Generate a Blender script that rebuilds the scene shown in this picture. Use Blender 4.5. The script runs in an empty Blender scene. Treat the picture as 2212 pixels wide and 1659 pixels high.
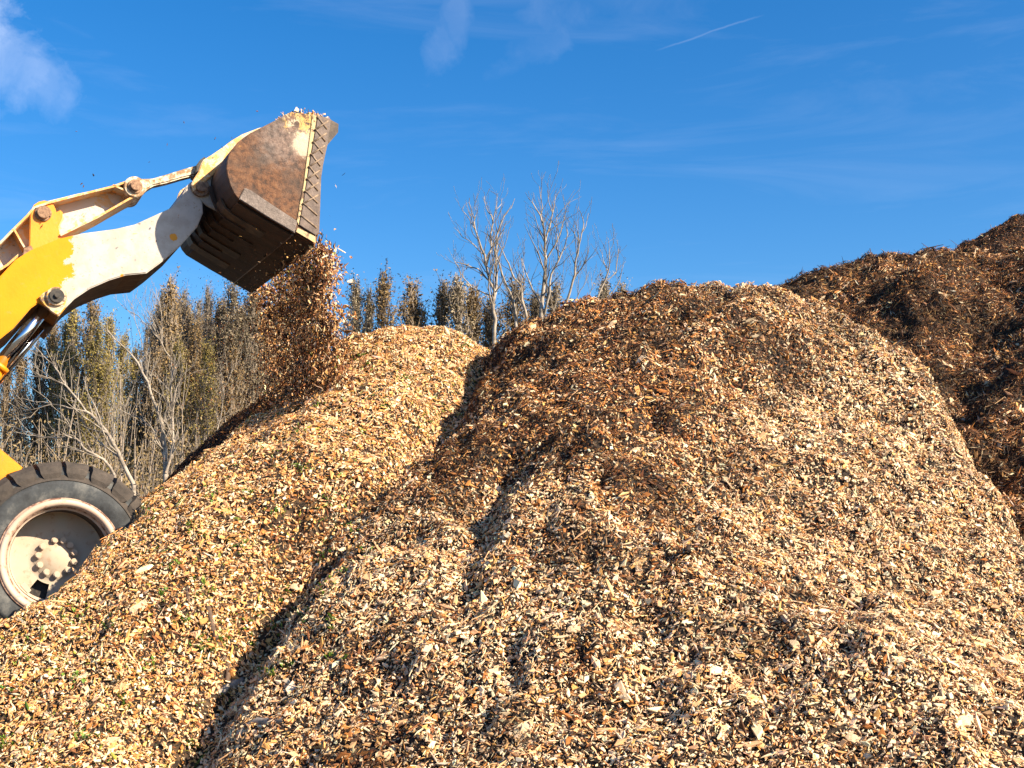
import bpy, bmesh, math, random
import numpy as np
from mathutils import Vector, Matrix, Euler
R = math.radians
rng = np.random.default_rng(7)
random.seed(7)
scene = bpy.context.scene
col = scene.collection

# ------------------------------------------------------------------ camera, sky, sun, exposure
CAM_Z = 1.6
PITCH = math.atan(353 / 2700)
FPX = 2700.0
cam_d = bpy.data.cameras.new('camera'); cam = bpy.data.objects.new('camera', cam_d); col.objects.link(cam)
cam.location = (0, 0, CAM_Z); cam.rotation_euler = (R(90) + PITCH, 0, 0)
cam_d.sensor_width = 36; cam_d.lens = 36 * FPX / 2212; cam_d.clip_start = 0.1; cam_d.clip_end = 6000
scene.camera = cam
SUN_AZ = 118.0      # clockwise from +Y
SUN_EL = 31.0
sv = Vector((math.sin(R(SUN_AZ)) * math.cos(R(SUN_EL)), math.cos(R(SUN_AZ)) * math.cos(R(SUN_EL)), math.sin(R(SUN_EL))))
sun_d = bpy.data.lights.new('sun', 'SUN'); sun_d.energy = 5.0; sun_d.angle = R(0.5); sun_d.color = (1.0, 0.84, 0.62)
sun = bpy.data.objects.new('sun', sun_d); col.objects.link(sun)
sun.rotation_euler = sv.to_track_quat('Z', 'Y').to_euler(); sun.location = sv * 60
scene.view_settings.view_transform = 'Standard'; scene.view_settings.look = 'None'
scene.view_settings.exposure = 1.34; scene.view_settings.gamma = 1; scene.view_settings.use_curve_mapping = False


def ray(xd, yd):
    X = (xd - 1106) / FPX; Y = (829.5 - yd) / FPX
    c, s = math.cos(PITCH), math.sin(PITCH)
    return np.array([X, c - Y * s, s + Y * c])


def at(xd, yd, d):
    r = ray(xd, yd); p = r * (d / r[1]); return np.array([p[0], d, p[2] + CAM_Z])


def to_img(p):
    x, y, z = p[..., 0], p[..., 1], p[..., 2] - CAM_Z
    c, s = math.cos(PITCH), math.sin(PITCH)
    f = y * c + z * s; u = -y * s + z * c
    return 1106 + FPX * x / f, 829.5 - FPX * u / f


world = bpy.data.worlds.new('World'); scene.world = world; world.use_nodes = True
wt = world.node_tree; wt.nodes.clear()


def N(t, kind, **kw):
    n = t.nodes.new(kind)
    for k, v in kw.items():
        if k == 'ins':
            for a, b in v.items(): n.inputs[a].default_value = b
        else: setattr(n, k, v)
    return n


def mth(t, op, a, b=None, c=None, clamp=False):
    n = t.nodes.new('ShaderNodeMath'); n.operation = op; n.use_clamp = clamp
    for i, v in enumerate((a, b, c)):
        if v is None: continue
        if hasattr(v, 'links'): t.links.new(v, n.inputs[i])
        else: n.inputs[i].default_value = v
    return n.outputs[0]


def vdot(t, v, d):
    n = t.nodes.new('ShaderNodeVectorMath'); n.operation = 'DOT_PRODUCT'
    t.links.new(v, n.inputs[0]); n.inputs[1].default_value = tuple(d); return n.outputs['Value']


sky = N(wt, 'ShaderNodeTexSky', sky_type='NISHITA', sun_disc=False)
sky.sun_elevation = R(SUN_EL); sky.sun_rotation = R(SUN_AZ); sky.air_density = 1.0; sky.dust_density = 1.2; sky.ozone_density = 2.5; sky.altitude = 50
hs = N(wt, 'ShaderNodeHueSaturation', ins={'Hue': 0.497, 'Saturation': 1.42, 'Value': 1.0})
wt.links.new(sky.outputs[0], hs.inputs['Color'])
tcw = N(wt, 'ShaderNodeTexCoord'); G = tcw.outputs['Generated']
nz = N(wt, 'ShaderNodeTexNoise', ins={'Scale': 9.0, 'Detail': 7.0, 'Roughness': 0.58, 'Distortion': 0.5})
wt.links.new(G, nz.inputs['Vector'])
nz3 = N(wt, 'ShaderNodeTexNoise', ins={'Scale': 22.0, 'Detail': 8.0, 'Roughness': 0.62, 'Distortion': 0.3}); wt.links.new(G, nz3.inputs['Vector'])
mp = N(wt, 'ShaderNodeMapping'); mp.inputs['Scale'].default_value = (1.4, 1.4, 9.0); mp.inputs['Rotation'].default_value = (0, R(14), 0)
wt.links.new(G, mp.inputs['Vector'])
nz2 = N(wt, 'ShaderNodeTexNoise', ins={'Scale': 2.6, 'Detail': 8.0, 'Roughness': 0.62, 'Distortion': 0.9})
wt.links.new(mp.outputs[0], nz2.inputs['Vector'])
# thin cirrus streaks over the whole sky
cir = mth(wt, 'MULTIPLY', mth(wt, 'SUBTRACT', nz2.outputs['Fac'], 0.50, clamp=True), .14)
tot = cir
c_, s_ = math.cos(PITCH), math.sin(PITCH)


def skydir(xd, yd):
    v = ray(xd, yd); return v / np.linalg.norm(v)


def cloud(xd, yd, rx, ry, ang, amt, power=1.0):
    global tot
    d = skydir(xd, yd); right = np.cross(d, [0, 0, 1]); right /= np.linalg.norm(right); up = np.cross(right, d)
    a = R(ang); ax = right * math.cos(a) + up * math.sin(a); ay = -right * math.sin(a) + up * math.cos(a)
    u = mth(wt, 'MULTIPLY', vdot(wt, G, ax), FPX / rx); v = mth(wt, 'MULTIPLY', vdot(wt, G, ay), FPX / ry)
    r2 = mth(wt, 'ADD', mth(wt, 'MULTIPLY', u, u), mth(wt, 'MULTIPLY', v, v))
    front = mth(wt, 'GREATER_THAN', vdot(wt, G, d), 0.3)
    r2 = mth(wt, 'ADD', r2, mth(wt, 'MULTIPLY_ADD', nz3.outputs['Fac'], 4.4, -2.2))
    m = mth(wt, 'MULTIPLY', mth(wt, 'SUBTRACT', 1.0, r2, clamp=True), front)
    n = mth(wt, 'MULTIPLY_ADD', nz.outputs['Fac'], 2.2, -.6, clamp=True)
    m = mth(wt, 'MULTIPLY', mth(wt, 'MULTIPLY', m, n), amt)
    tot = mth(wt, 'MAXIMUM', tot, m)


cloud(15, 110, 90, 130, 28, 0.30); cloud(70, 160, 120, 70, -35, 0.2); cloud(-120, 60, 160, 200, 0, .35)
cloud(985, 45, 50, 130, -22, 0.10); cloud(1210, 20, 100, 55, 10, 0.08); cloud(1150, 105, 110, 45, 30, 0.06)
# condensation trail
a0, b0 = skydir(1425, 104), skydir(1640, 36)
nn = np.cross(a0, b0); nn /= np.linalg.norm(nn); mid = (a0 + b0) / 2; mid /= np.linalg.norm(mid); tt = np.cross(nn, mid)
wob = mth(wt, 'MULTIPLY_ADD', nz.outputs['Fac'], 0.012, -0.006)
dn = mth(wt, 'ABSOLUTE', mth(wt, 'ADD', vdot(wt, G, nn), wob))
m1 = mth(wt, 'SUBTRACT', 1.0, mth(wt, 'MULTIPLY', dn, 1 / 0.0010), clamp=True)
m2 = mth(wt, 'SUBTRACT', 1.0, mth(wt, 'POWER', mth(wt, 'ABSOLUTE', mth(wt, 'MULTIPLY', vdot(wt, G, tt), 1 / 0.043)), 3.0), clamp=True)
ct = mth(wt, 'MULTIPLY', mth(wt, 'MULTIPLY', m1, m2), mth(wt, 'MULTIPLY', mth(wt, 'GREATER_THAN', vdot(wt, G, mid), 0.5), 0.06))
tot = mth(wt, 'MAXIMUM', tot, ct)
tintn = N(wt, 'ShaderNodeMix', data_type='RGBA', blend_type='MULTIPLY'); tintn.inputs[0].default_value = 1; wt.links.new(hs.outputs[0], tintn.inputs[6]); tintn.inputs[7].default_value = (1.08, 1.25, 1.46, 1)
mxw = N(wt, 'ShaderNodeMix', data_type='RGBA'); wt.links.new(tot, mxw.inputs[0]); wt.links.new(tintn.outputs[2], mxw.inputs[6])
mxw.inputs[7].default_value = (13.0, 13.0, 13.6, 1)
bgn = N(wt, 'ShaderNodeBackground'); bgn.inputs['Strength'].default_value = 0.0535
wt.links.new(mxw.outputs[2], bgn.inputs['Color'])
wo = N(wt, 'ShaderNodeOutputWorld'); wt.links.new(bgn.outputs[0], wo.inputs[0])


# ------------------------------------------------------------------ helpers
def mat(name, rough=0.7, metal=0.0):
    m = bpy.data.materials.new(name); m.use_nodes = True; t = m.node_tree
    b = t.nodes['Principled BSDF']; b.inputs['Roughness'].default_value = rough; b.inputs['Metallic'].default_value = metal
    return m, t, b


def ramp(t, fac, stops):
    n = t.nodes.new('ShaderNodeValToRGB'); e = n.color_ramp.elements
    while len(e) < len(stops): e.new(0.5)
    for i, (p, c) in enumerate(stops): e[i].position = p; e[i].color = (*c, 1)
    t.links.new(fac, n.inputs[0]); return n.outputs[0]


def mixc(t, fac, a, b):
    n = t.nodes.new('ShaderNodeMix'); n.data_type = 'RGBA'
    for i, v in ((0, fac), (6, a), (7, b)):
        if hasattr(v, 'links'): t.links.new(v, n.inputs[i])
        elif i == 0: n.inputs[0].default_value = v
        else: n.inputs[i].default_value = (*v, 1)
    return n.outputs[2]


def noise(t, scale, detail=4, rough=0.55, vec=None, dist=0.0, out='Fac'):
    n = N(t, 'ShaderNodeTexNoise', ins={'Scale': scale, 'Detail': detail, 'Roughness': rough, 'Distortion': dist})
    if vec is None: vec = N(t, 'ShaderNodeTexCoord').outputs['Object']
    t.links.new(vec, n.inputs['Vector']); return n.outputs[out]


def bump(t, b, h, strength, dist=0.01):
    n = t.nodes.new('ShaderNodeBump'); n.inputs['Strength'].default_value = strength; n.inputs['Distance'].default_value = dist
    t.links.new(h, n.inputs['Height']); t.links.new(n.outputs[0], b.inputs['Normal'])


def sstep(t, v, lo, hi):
    n = N(t, 'ShaderNodeMapRange', interpolation_type='SMOOTHSTEP'); t.links.new(v, n.inputs[0])
    n.inputs[1].default_value = lo; n.inputs[2].default_value = hi; return n.outputs[0]


def put(name, me, m=None, parent=None, **props):
    o = bpy.data.objects.new(name, me); col.objects.link(o)
    if m is not None and me is not None:
        for x in (m if isinstance(m, (list, tuple)) else [m]): me.materials.append(x)
    if parent is not None: o.parent = parent
    for k, v in props.items(): o[k] = v
    return o


def mesh_np(name, V, F, smooth=False, mats=None):
    """V (n,3); F list of arrays (m,3)/(m,4)"""
    me = bpy.data.meshes.new(name); V = np.asarray(V, dtype=np.float32)
    if not isinstance(F, list) or isinstance(F[0], tuple): F = [F]
    F = [np.asarray(f, dtype=np.int32) for f in F if len(f)]
    me.vertices.add(len(V)); me.vertices.foreach_set('co', V.ravel())
    loops = np.concatenate([f.ravel() for f in F]); sizes = np.concatenate([np.full(len(f), f.shape[1], dtype=np.int32) for f in F])
    starts = np.concatenate([[0], np.cumsum(sizes)[:-1]]).astype(np.int32)
    me.loops.add(len(loops)); me.loops.foreach_set('vertex_index', loops)
    me.polygons.add(len(sizes)); me.polygons.foreach_set('loop_start', starts); me.polygons.foreach_set('loop_total', sizes)
    if mats is not None: me.polygons.foreach_set('material_index', np.asarray(mats, dtype=np.int32))
    me.update(calc_edges=True)
    me.polygons.foreach_set('use_smooth', np.full(len(sizes), bool(smooth)))
    return me


_perm = {}


def vnoise(x, y, seed=0):
    if seed not in _perm: _perm[seed] = np.random.default_rng(1000 + seed).random((256, 256))
    g = _perm[seed]; xi = np.floor(x).astype(int); yi = np.floor(y).astype(int); fx = x - xi; fy = y - yi
    fx = fx * fx * (3 - 2 * fx); fy = fy * fy * (3 - 2 * fy)
    a = g[xi & 255, yi & 255]; b = g[(xi + 1) & 255, yi & 255]; c = g[xi & 255, (yi + 1) & 255]; d = g[(xi + 1) & 255, (yi + 1) & 255]
    return (a * (1 - fx) + b * fx) * (1 - fy) + (c * (1 - fx) + d * fx) * fy - 0.5


def fbm(x, y, seed=0, oct=3):
    s = 0; a = 1.0
    for k in range(oct): s = s + a * vnoise(x * 2 ** k, y * 2 ** k, seed + k); a *= 0.5
    return s


# ------------------------------------------------------------------ the piles (height fields of poured cones along a ridge)
def densify(pts, step=0.12):
    out = []
    for a, b in zip(pts[:-1], pts[1:]):
        n = max(1, int(np.linalg.norm(b[:2] - a[:2]) / step))
        for k in range(n): out.append(a + (b - a) * k / n)
    out.append(pts[-1]); return np.array(out)


class Pile:
    def __init__(s, ridge, rnd, lump, seed, cut=(), bench=None, grooves=()):
        s.P = densify([np.append(at(x, y, d), sl) for (x, y, d, sl) in ridge])
        s.B = densify([np.append(at(x, y, d), sl) for (x, y, d, sl) in bench]) if bench else []
        s.rnd = rnd; s.lump = lump; s.seed = seed; s.cut = cut; s.G = grooves

    def h(s, x, y):
        wx = x + 0.16 * fbm(x * 0.9, y * 0.9, s.seed + 20, 2); wy = y + 0.16 * fbm(x * 0.9 + 7, y * 0.9, s.seed + 23, 2)

        def cones(P, rnd):
            best = np.full(x.shape, -9.0)
            for p in P:
                d = np.hypot(wx - p[0], wy - p[1]); best = np.maximum(best, p[2] - p[3] * (np.sqrt(d * d + rnd ** 2) - rnd))
            return best
        best = cones(s.P, s.rnd)
        for cut in s.cut:      # the steep outer flanks beyond the shoulder lines
            ys, xs, zs, kin, kout, side = cut
            t_ = (wx - np.interp(wy, ys, xs) + .22 * fbm(y * 1.7, x * .6 + 4, s.seed + 41, 3)) * side; lim = np.interp(wy, ys, zs) + .05 + np.where(t_ < 0, -kin * t_, -kout * t_)
            k = .08; m_ = np.minimum(best, lim); best = m_ - k * np.log(np.exp(np.clip(-(best - m_) / k, -30, 0)) + np.exp(np.clip(-(lim - m_) / k, -30, 0)))
        if len(s.B): best = np.maximum(best, cones(s.B, .3))
        for pts, wid, dep in s.G:     # runnels where chips have slid away
            Q = densify([at(*q) for q in pts], .08); dmin = np.full(x.shape, 9.0)
            for q in Q: dmin = np.minimum(dmin, np.hypot(wx - q[0], wy - q[1]))
            best = best - dep * np.exp(-(dmin / wid) ** 2)
        l = s.lump
        return best + l[0] * fbm(x * 1.1, y * 1.1, s.seed, 2) + l[1] * fbm(x * 3.1, y * 3.1, s.seed + 5, 2) + l[2] * fbm(x * 9, y * 9, s.seed + 9, 2)


VALLEY = ([(660, 1350, 8.0), (600, 1430, 7.7), (520, 1520, 7.3), (430, 1640, 6.9), (300, 1800, 6.2)], .17, .20)
PILES = {
    'fresh': Pile([(318, 1085, 9.2, 0.72), (420, 1000, 9.9, 0.72), (560, 880, 10.5, 0.74), (700, 721, 10.9, 0.75), (800, 734, 11.2, 0.75), (900, 714, 11.4, 0.75), (1010, 776, 11.8, 0.75)],
                  .35, (.12, .10, .075), 11, cut=(((6.5, 7.4, 8.0, 8.6, 9.4, 9.9, 10.2, 10.5, 10.7, 10.9, 11.1, 12.0), (-4.5, -3.5, -2.9, -2.55, -2.74, -2.48, -2.28, -2.10, -1.94, -1.64, -1.5, -1.2), (1.15, 1.3, 1.5, 1.72, 1.80, 2.13, 2.38, 2.54, 2.64, 3.15, 3.46, 3.6), .60, 1.5, -1),
                       ((6.3, 6.9, 7.5, 8.1, 8.6, 9.1, 9.6, 10.1, 12), (-2.02, -1.87, -1.64, -1.34, -1.09, -.81, -.5, -.4, -.2), (.14, .47, .88, 1.34, 1.9, 2.6, 3.2, 4, 6), .35, 1.2, 1)),
                  grooves=[VALLEY, ([(1045, 765, 10.9), (1030, 850, 10.4), (1000, 940, 9.9), (930, 1050, 9.4)], .2, .16), ([(640, 1120, 9.3), (600, 1200, 9.0), (560, 1290, 8.7)], .10, .10), ([(650, 1330, 8.5), (625, 1400, 8.2)], .12, .12), ([(820, 960, 10.2), (770, 1020, 9.9)], .12, .10)],
                  bench=[(-420, 1410, 8.3, .50), (-150, 1410, 8.3, .52), (20, 1425, 8.3, .55), (110, 1430, 8.3, .6), (190, 1400, 8.4, .66), (280, 1310, 8.5, .7)]),
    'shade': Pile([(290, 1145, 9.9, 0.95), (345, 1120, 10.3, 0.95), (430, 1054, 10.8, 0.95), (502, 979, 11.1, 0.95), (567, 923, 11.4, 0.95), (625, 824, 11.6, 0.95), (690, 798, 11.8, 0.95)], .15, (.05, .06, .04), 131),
    'pale': Pile([(1120, 762, 11.0, 0.78), (1180, 703, 10.9, 0.78), (1290, 660, 10.8, 0.76), (1400, 632, 10.8, 0.74), (1520, 608, 10.8, 0.72), (1620, 629, 10.9, 0.74), (1720, 658, 10.8, 0.76), (1820, 678, 10.4, 0.80), (1890, 720, 10.1, 0.85)],
                 .6, (.12, .10, .11), 31, cut=(((5.5, 7.5, 8.3, 9.3, 9.9, 10.3, 10.8, 11.6), (3.6, 3.45, 3.40, 3.32, 3.08, 2.98, 2.74, 2.3), (0.2, .90, 1.50, 2.27, 3.12, 3.54, 3.75, 3.85), .30, 2.4, 1),
                     ((6.3, 6.9, 7.5, 8.1, 8.6, 9.1, 9.6, 10.1, 10.5, 10.9, 11.3), (-1.9, -1.75, -1.52, -1.22, -.97, -.62, -.22, -.08, .0, .02, .05), (.28, .60, 1.02, 1.40, 1.72, 2.12, 2.62, 3.06, 3.36, 3.58, 3.8), .62, 1.5, -1)),
                 grooves=[VALLEY, ([(1110, 1290, 8.6), (1085, 1350, 8.3), (1060, 1450, 7.9), (1020, 1640, 7.2)], .15, .15), ([(1560, 800, 10.2), (1500, 880, 9.9), (1380, 900, 9.7)], .2, .10), 
                          ([(1330, 1030, 9.2), (1290, 1120, 8.9), (1180, 1180, 8.6)], .15, .07), ([(1420, 1150, 8.8), (1400, 1250, 8.4)], .14, .08), ([(1840, 1300, 8.2), (1760, 1330, 8.1)], .12, .08), ([(1600, 690, 10.5), (1450, 720, 10.4), (1330, 700, 10.5)], .18, .07)]),
    'dark': Pile([(1640, 624, 14.4, 0.72), (1720, 606, 14.4, 0.72), (1800, 597, 14.3, 0.72), (1900, 580, 14.2, 0.72), (2010, 572, 14.2, 0.72), (2110, 567, 14.2, 0.72), (2300, 544, 13.6, 0.72), (2600, 560, 13.0, 0.70)],
                 .6, (.22, .20, .13), 51),
    'rear': Pile([(2020, 594, 18.0, 0.70), (2090, 594, 18.0, 0.70), (2160, 552, 18.0, 0.70), (2240, 466, 18.0, 0.70), (2500, 410, 18.0, 0.70)],
                 .5, (.3, .14, .06), 71),
}
GX0, GX1, GY0, GY1, GS = -7.0, 11.0, 4.5, 22.0, 0.04
gx = np.arange(GX0, GX1, GS); gy = np.arange(GY0, GY1, GS)
XX, YY = np.meshgrid(gx, gy, indexing='ij')
HH = {k: p.h(XX, YY) for k, p in PILES.items()}
# the pale pile overhangs the valley towards the fresh one: a steep lip along its left shoulder
names = list(HH); ALL = np.stack([HH[k] for k in names]); TOP = ALL.max(axis=0); WHO = ALL.argmax(axis=0)


def hz(x, y, F=None):
    F = TOP if F is None else F
    fx = np.clip((x - GX0) / GS, 0, len(gx) - 1.001); fy = np.clip((y - GY0) / GS, 0, len(gy) - 1.001)
    i = fx.astype(int); j = fy.astype(int); u = fx - i; v = fy - j
    return (F[i, j] * (1 - u) + F[i + 1, j] * u) * (1 - v) + (F[i, j + 1] * (1 - u) + F[i + 1, j + 1] * u) * v


GRX, GRY = np.gradient(TOP, GS)

# materials for piles and chips
chipm, t, b = mat('wood_chip', 0.75)
ai = N(t, 'ShaderNodeAttribute', attribute_name='tint', attribute_type='INSTANCER')
tc = N(t, 'ShaderNodeTexCoord').outputs['Object']
mpn = N(t, 'ShaderNodeMapping'); mpn.inputs['Scale'].default_value = (3, 26, 26); t.links.new(tc, mpn.inputs[0])
gr = noise(t, 1.6, 3, 0.6, mpn.outputs[0])
grain = ramp(t, gr, [(0.3, (.55, .5, .44)), (0.62, (1, 1, 1))])
mul = N(t, 'ShaderNodeMix', data_type='RGBA', blend_type='MULTIPLY'); mul.inputs[0].default_value = 0.75
t.links.new(ai.outputs['Color'], mul.inputs[6]); t.links.new(grain, mul.inputs[7]); t.links.new(mul.outputs[2], b.inputs['Base Color'])
b.inputs['Specular IOR Level'].default_value = 0.25


def duff(name, c1, c2, c3):
    m, t, b = mat(name, 0.95)
    tc = N(t, 'ShaderNodeTexCoord').outputs['Object']
    v = N(t, 'ShaderNodeTexVoronoi', ins={'Scale': 34.0, 'Randomness': 1.0}); t.links.new(tc, v.inputs['Vector'])
    sp = N(t, 'ShaderNodeSeparateColor'); t.links.new(v.outputs['Color'], sp.inputs[0])
    c = ramp(t, sp.outputs[0], [(0.0, c1), (0.55, c2), (1.0, c3)]); t.links.new(c, b.inputs['Base Color'])
    bump(t, b, mth(t, 'ADD', v.outputs['Distance'], noise(t, 60, 3)), 0.9, 0.02); return m


DUFF = {'fresh': duff('fresh_chip_fines', (.015, .009, .005), (.035, .02, .01), (.10, .06, .03)),
        'pale': duff('pale_chip_fines', (.010, .006, .004), (.022, .013, .008), (.07, .045, .025)),
        'dark': duff('dark_chip_fines', (.015, .009, .006), (.035, .02, .012), (.09, .05, .025)),
        'shade': duff('shade_darkened_fines', (.02, .012, .008), (.04, .024, .014), (.08, .05, .03)),  # dark brown paints in the shade on the rear shoulder
        'rear': duff('rear_chip_fines', (.012, .008, .006), (.025, .016, .01), (.05, .03, .02))}


# chip shapes: irregular slabs, slivers and blocks, all in ONE mesh of loose islands
def chip_shapes():
    V, F3, F4, off = [], [], [], 0
    r = random.Random(3)
    for k in range(26):
        typ = 'flat' if k < 12 else ('sliver' if k < 20 else 'block')
        if typ == 'flat': L, W, T, n = 1.2, r.uniform(.42, .78), r.uniform(.07, .14), r.choice((4, 4, 5))
        elif typ == 'sliver': L, W, T, n = 1.7, r.uniform(.15, .32), r.uniform(.07, .13), 4
        else: L, W, T, n = 1.0, r.uniform(.4, .6), r.uniform(.16, .26), 4
        ang = sorted(2 * math.pi * (i + r.uniform(-.3, .3)) / n for i in range(n))
        top = []; bot = []
        bend = r.uniform(-.12, .12)
        sh = r.uniform(-.15, .15)
        for a in ang:
            x = math.cos(a) * L * .5 * r.uniform(.8, 1.15); y = math.sin(a) * W * .5 * r.uniform(.8, 1.2)
            zc = bend * (x / L * 2) ** 2
            top.append((x * r.uniform(.8, .98) + sh * T, y * r.uniform(.75, .97), T * .5 * r.uniform(.6, 1.15) + zc)); bot.append((x, y, -T * .5 * r.uniform(.6, 1.1) + zc))
        V += top + bot
        for i in range(1, n - 1): F3.append((off, off + i, off + i + 1)); F3.append((off + n, off + n + i + 1, off + n + i))
        for i in range(n):
            j = (i + 1) % n; F4.append((off + i, off + n + i, off + n + j, off + j))
        off += 2 * n
    me = mesh_np('chip_shapes', V, [F3, F4]); me.materials.append(chipm); return me, 26


def leaf_shapes():
    V, F3 = [], []; off = 0; r = random.Random(5)
    for k in range(6):
        for q in range(5):
            a = r.uniform(0, 6.28); l = r.uniform(.5, 1); w = .16; dx, dy = math.cos(a), math.sin(a)
            c0 = (0, 0, 0); tip = (dx * l, dy * l, r.uniform(.1, .6)); m_ = (dx * l * .5, dy * l * .5, tip[2] * .6)
            V += [c0, (m_[0] - dy * w, m_[1] + dx * w, m_[2]), tip, (m_[0] + dy * w, m_[1] - dx * w, m_[2])]
            if q == 0: base = off
            F3 += [(base, off + 1, off + 2), (base, off + 2, off + 3)]
            off += 4
    return mesh_np('leaf_shapes', V, F3)


shp, NSH = chip_shapes()
shape_src = bpy.data.objects.new('wood_chip_shapes', shp)   # never linked to the scene: only read by the node tree


def gn_scatter(src, nvar):
    ng = bpy.data.node_groups.new('scatter_chips', 'GeometryNodeTree')
    ng.interface.new_socket('Geometry', in_out='INPUT', socket_type='NodeSocketGeometry'); ng.interface.new_socket('Geometry', in_out='OUTPUT', socket_type='NodeSocketGeometry')
    n = ng.nodes; l = ng.links
    gi = n.new('NodeGroupInput'); go = n.new('NodeGroupOutput')
    oi = n.new('GeometryNodeObjectInfo'); oi.inputs['Object'].default_value = src; oi.inputs['As Instance'].default_value = False; oi.transform_space = 'ORIGINAL'
    isl = n.new('GeometryNodeInputMeshIsland'); sp = n.new('GeometryNodeSplitToInstances'); sp.domain = 'POINT'
    l.new(oi.outputs['Geometry'], sp.inputs[0]); l.new(isl.outputs['Island Index'], sp.inputs['Group ID'])
    ip = n.new('GeometryNodeInstanceOnPoints'); ip.inputs['Pick Instance'].default_value = True
    l.new(gi.outputs[0], ip.inputs['Points']); l.new(sp.outputs['Instances'], ip.inputs['Instance'])

    def att(name, typ):
        a = n.new('GeometryNodeInputNamedAttribute'); a.data_type = typ; a.inputs['Name'].default_value = name; return a.outputs['Attribute']
    l.new(att('variant', 'INT'), ip.inputs['Instance Index'])
    e2r = n.new('FunctionNodeEulerToRotation'); l.new(att('rot', 'FLOAT_VECTOR'), e2r.inputs[0]); l.new(e2r.outputs[0], ip.inputs['Rotation'])
    l.new(att('size', 'FLOAT_VECTOR'), ip.inputs['Scale'])
    l.new(ip.outputs[0], go.inputs[0]); return ng


NG = gn_scatter(shape_src, NSH)


def euler_from_mats(M):
    """XYZ eulers of (n,3,3) rotation matrices"""
    sy = np.clip(-M[:, 2, 0], -1, 1); y = np.arcsin(sy); x = np.arctan2(M[:, 2, 1], M[:, 2, 2]); z = np.arctan2(M[:, 1, 0], M[:, 0, 0])
    return np.stack([x, y, z], axis=1)


def frames(nrm, jit, rg, down=None, align=0.0):
    """random in-plane spin about a jittered normal"""
    n = nrm + rg.normal(0, 1, nrm.shape) * np.asarray(jit).reshape(-1, 1); n /= np.linalg.norm(n, axis=1, keepdims=True)
    a = rg.normal(0, 1, nrm.shape)
    if down is not None: a = a * (1 - align) + down * align * rg.choice([-1, 1], (len(a), 1))
    x = a - n * (a * n).sum(1, keepdims=True); x /= np.linalg.norm(x, axis=1, keepdims=True); y = np.cross(n, x)
    return euler_from_mats(np.stack([x, y, n], axis=2))


def scatter_obj(name, P, rot, size, variant, tint, parent, **props):
    me = bpy.data.meshes.new(name); me.vertices.add(len(P)); me.vertices.foreach_set('co', np.asarray(P, dtype=np.float32).ravel())
    for nm, ty, arr, key in (('rot', 'FLOAT_VECTOR', rot, 'vector'), ('size', 'FLOAT_VECTOR', size, 'vector'), ('variant', 'INT', variant, 'value'), ('tint', 'FLOAT_COLOR', tint, 'color')):
        a = me.attributes.new(nm, ty, 'POINT'); a.data.foreach_set(key, np.ascontiguousarray(arr, dtype=np.int32 if ty == 'INT' else np.float32).ravel())
    me.update(); o = put(name, me, chipm, parent, **props)
    md = o.modifiers.new('scatter', 'NODES'); md.node_group = NG
    return o


PAL = {   # linear albedos of the wood: cream, tan, honey, orange, brown, bark, near-black bark, grey
    'cream': (.88, .655, .43), 'tan': (.76, .45, .23), 'honey': (.68, .36, .12), 'orange': (.48, .19, .05), 'brown': (.22, .085, .032), 'bark': (.10, .047, .024), 'black': (.032, .018, .012), 'grey': (.34, .28, .21), 'green': (.09, .15, .02), 'lime': (.30, .32, .05)}
PK = list(PAL); PV = np.array([PAL[k] for k in PK])


def tints(n, w, rg):
    """w: (n, len(PK)) weights"""
    w = w / w.sum(1, keepdims=True); c = np.cumsum(w, 1); u = rg.random((n, 1)); idx = (u > c).sum(1).clip(0, len(PK) - 1)
    colr = PV[idx] * np.exp(rg.normal(0, .16, (n, 1))) * np.exp(rg.normal(0, .04, (n, 3)))
    return np.concatenate([np.clip(colr, 0, .88), np.ones((n, 1))], 1), idx


#            cream tan honey orange brown bark black grey green lime
W_FRESH = np.array([.22, .30, .25, .07, .06, .04, .02, .005, .02, .025])
W_PALE = np.array([.42, .29, .09, .03, .07, .06, .04, .01, .0, .0])
W_REDD = np.array([.08, .11, .09, .12, .27, .19, .14, .0, .0, .0])
W_DARK = np.array([.025, .05, .05, .065, .25, .29, .27, .0, .0, .0])
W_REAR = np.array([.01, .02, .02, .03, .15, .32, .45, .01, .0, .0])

LAB = {'fresh': ('wood_chip_pile', 'fresh yellowish wood chip pile at left under the loader bucket, flecked with green leaves', 'wood chip pile'),
       'pale': ('wood_chip_pile', 'large broad pale wood chip pile filling the centre and lower right', 'wood chip pile'),
       'shade': ('dark_chip_pile', 'low rear shoulder of the fresh pile, shade painted into its dark brown chips', 'wood chip pile'),
       'dark': ('dark_chip_pile', 'dark brown bark and chip pile rising on the right behind the pale pile', 'wood chip pile'),
       'rear': ('dark_chip_pile', 'darkest far bark heap showing only at the upper right corner', 'wood chip pile')}
roots = {}
for ki, k in enumerate(names):
    H = HH[k]
    keepv = (H > TOP - 0.25) & (H > -0.3)
    kq = keepv[:-1, :-1] & keepv[1:, :-1] & keepv[1:, 1:] & keepv[:-1, 1:]
    idx = np.full(H.shape, -1); used = np.zeros(H.shape, bool)
    used[:-1, :-1] |= kq; used[1:, :-1] |= kq; used[1:, 1:] |= kq; used[:-1, 1:] |= kq
    idx[used] = np.arange(used.sum())
    V = np.stack([XX[used], YY[used], H[used] - .012], 1)
    i, j = np.nonzero(kq); Fq = np.stack([idx[i, j], idx[i + 1, j], idx[i + 1, j + 1], idx[i, j + 1]], 1)
    me = mesh_np(LAB[k][0], V, Fq, smooth=True)
    roots[k] = put(LAB[k][0], me, DUFF[k], None, label=LAB[k][1], category=LAB[k][2])

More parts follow.
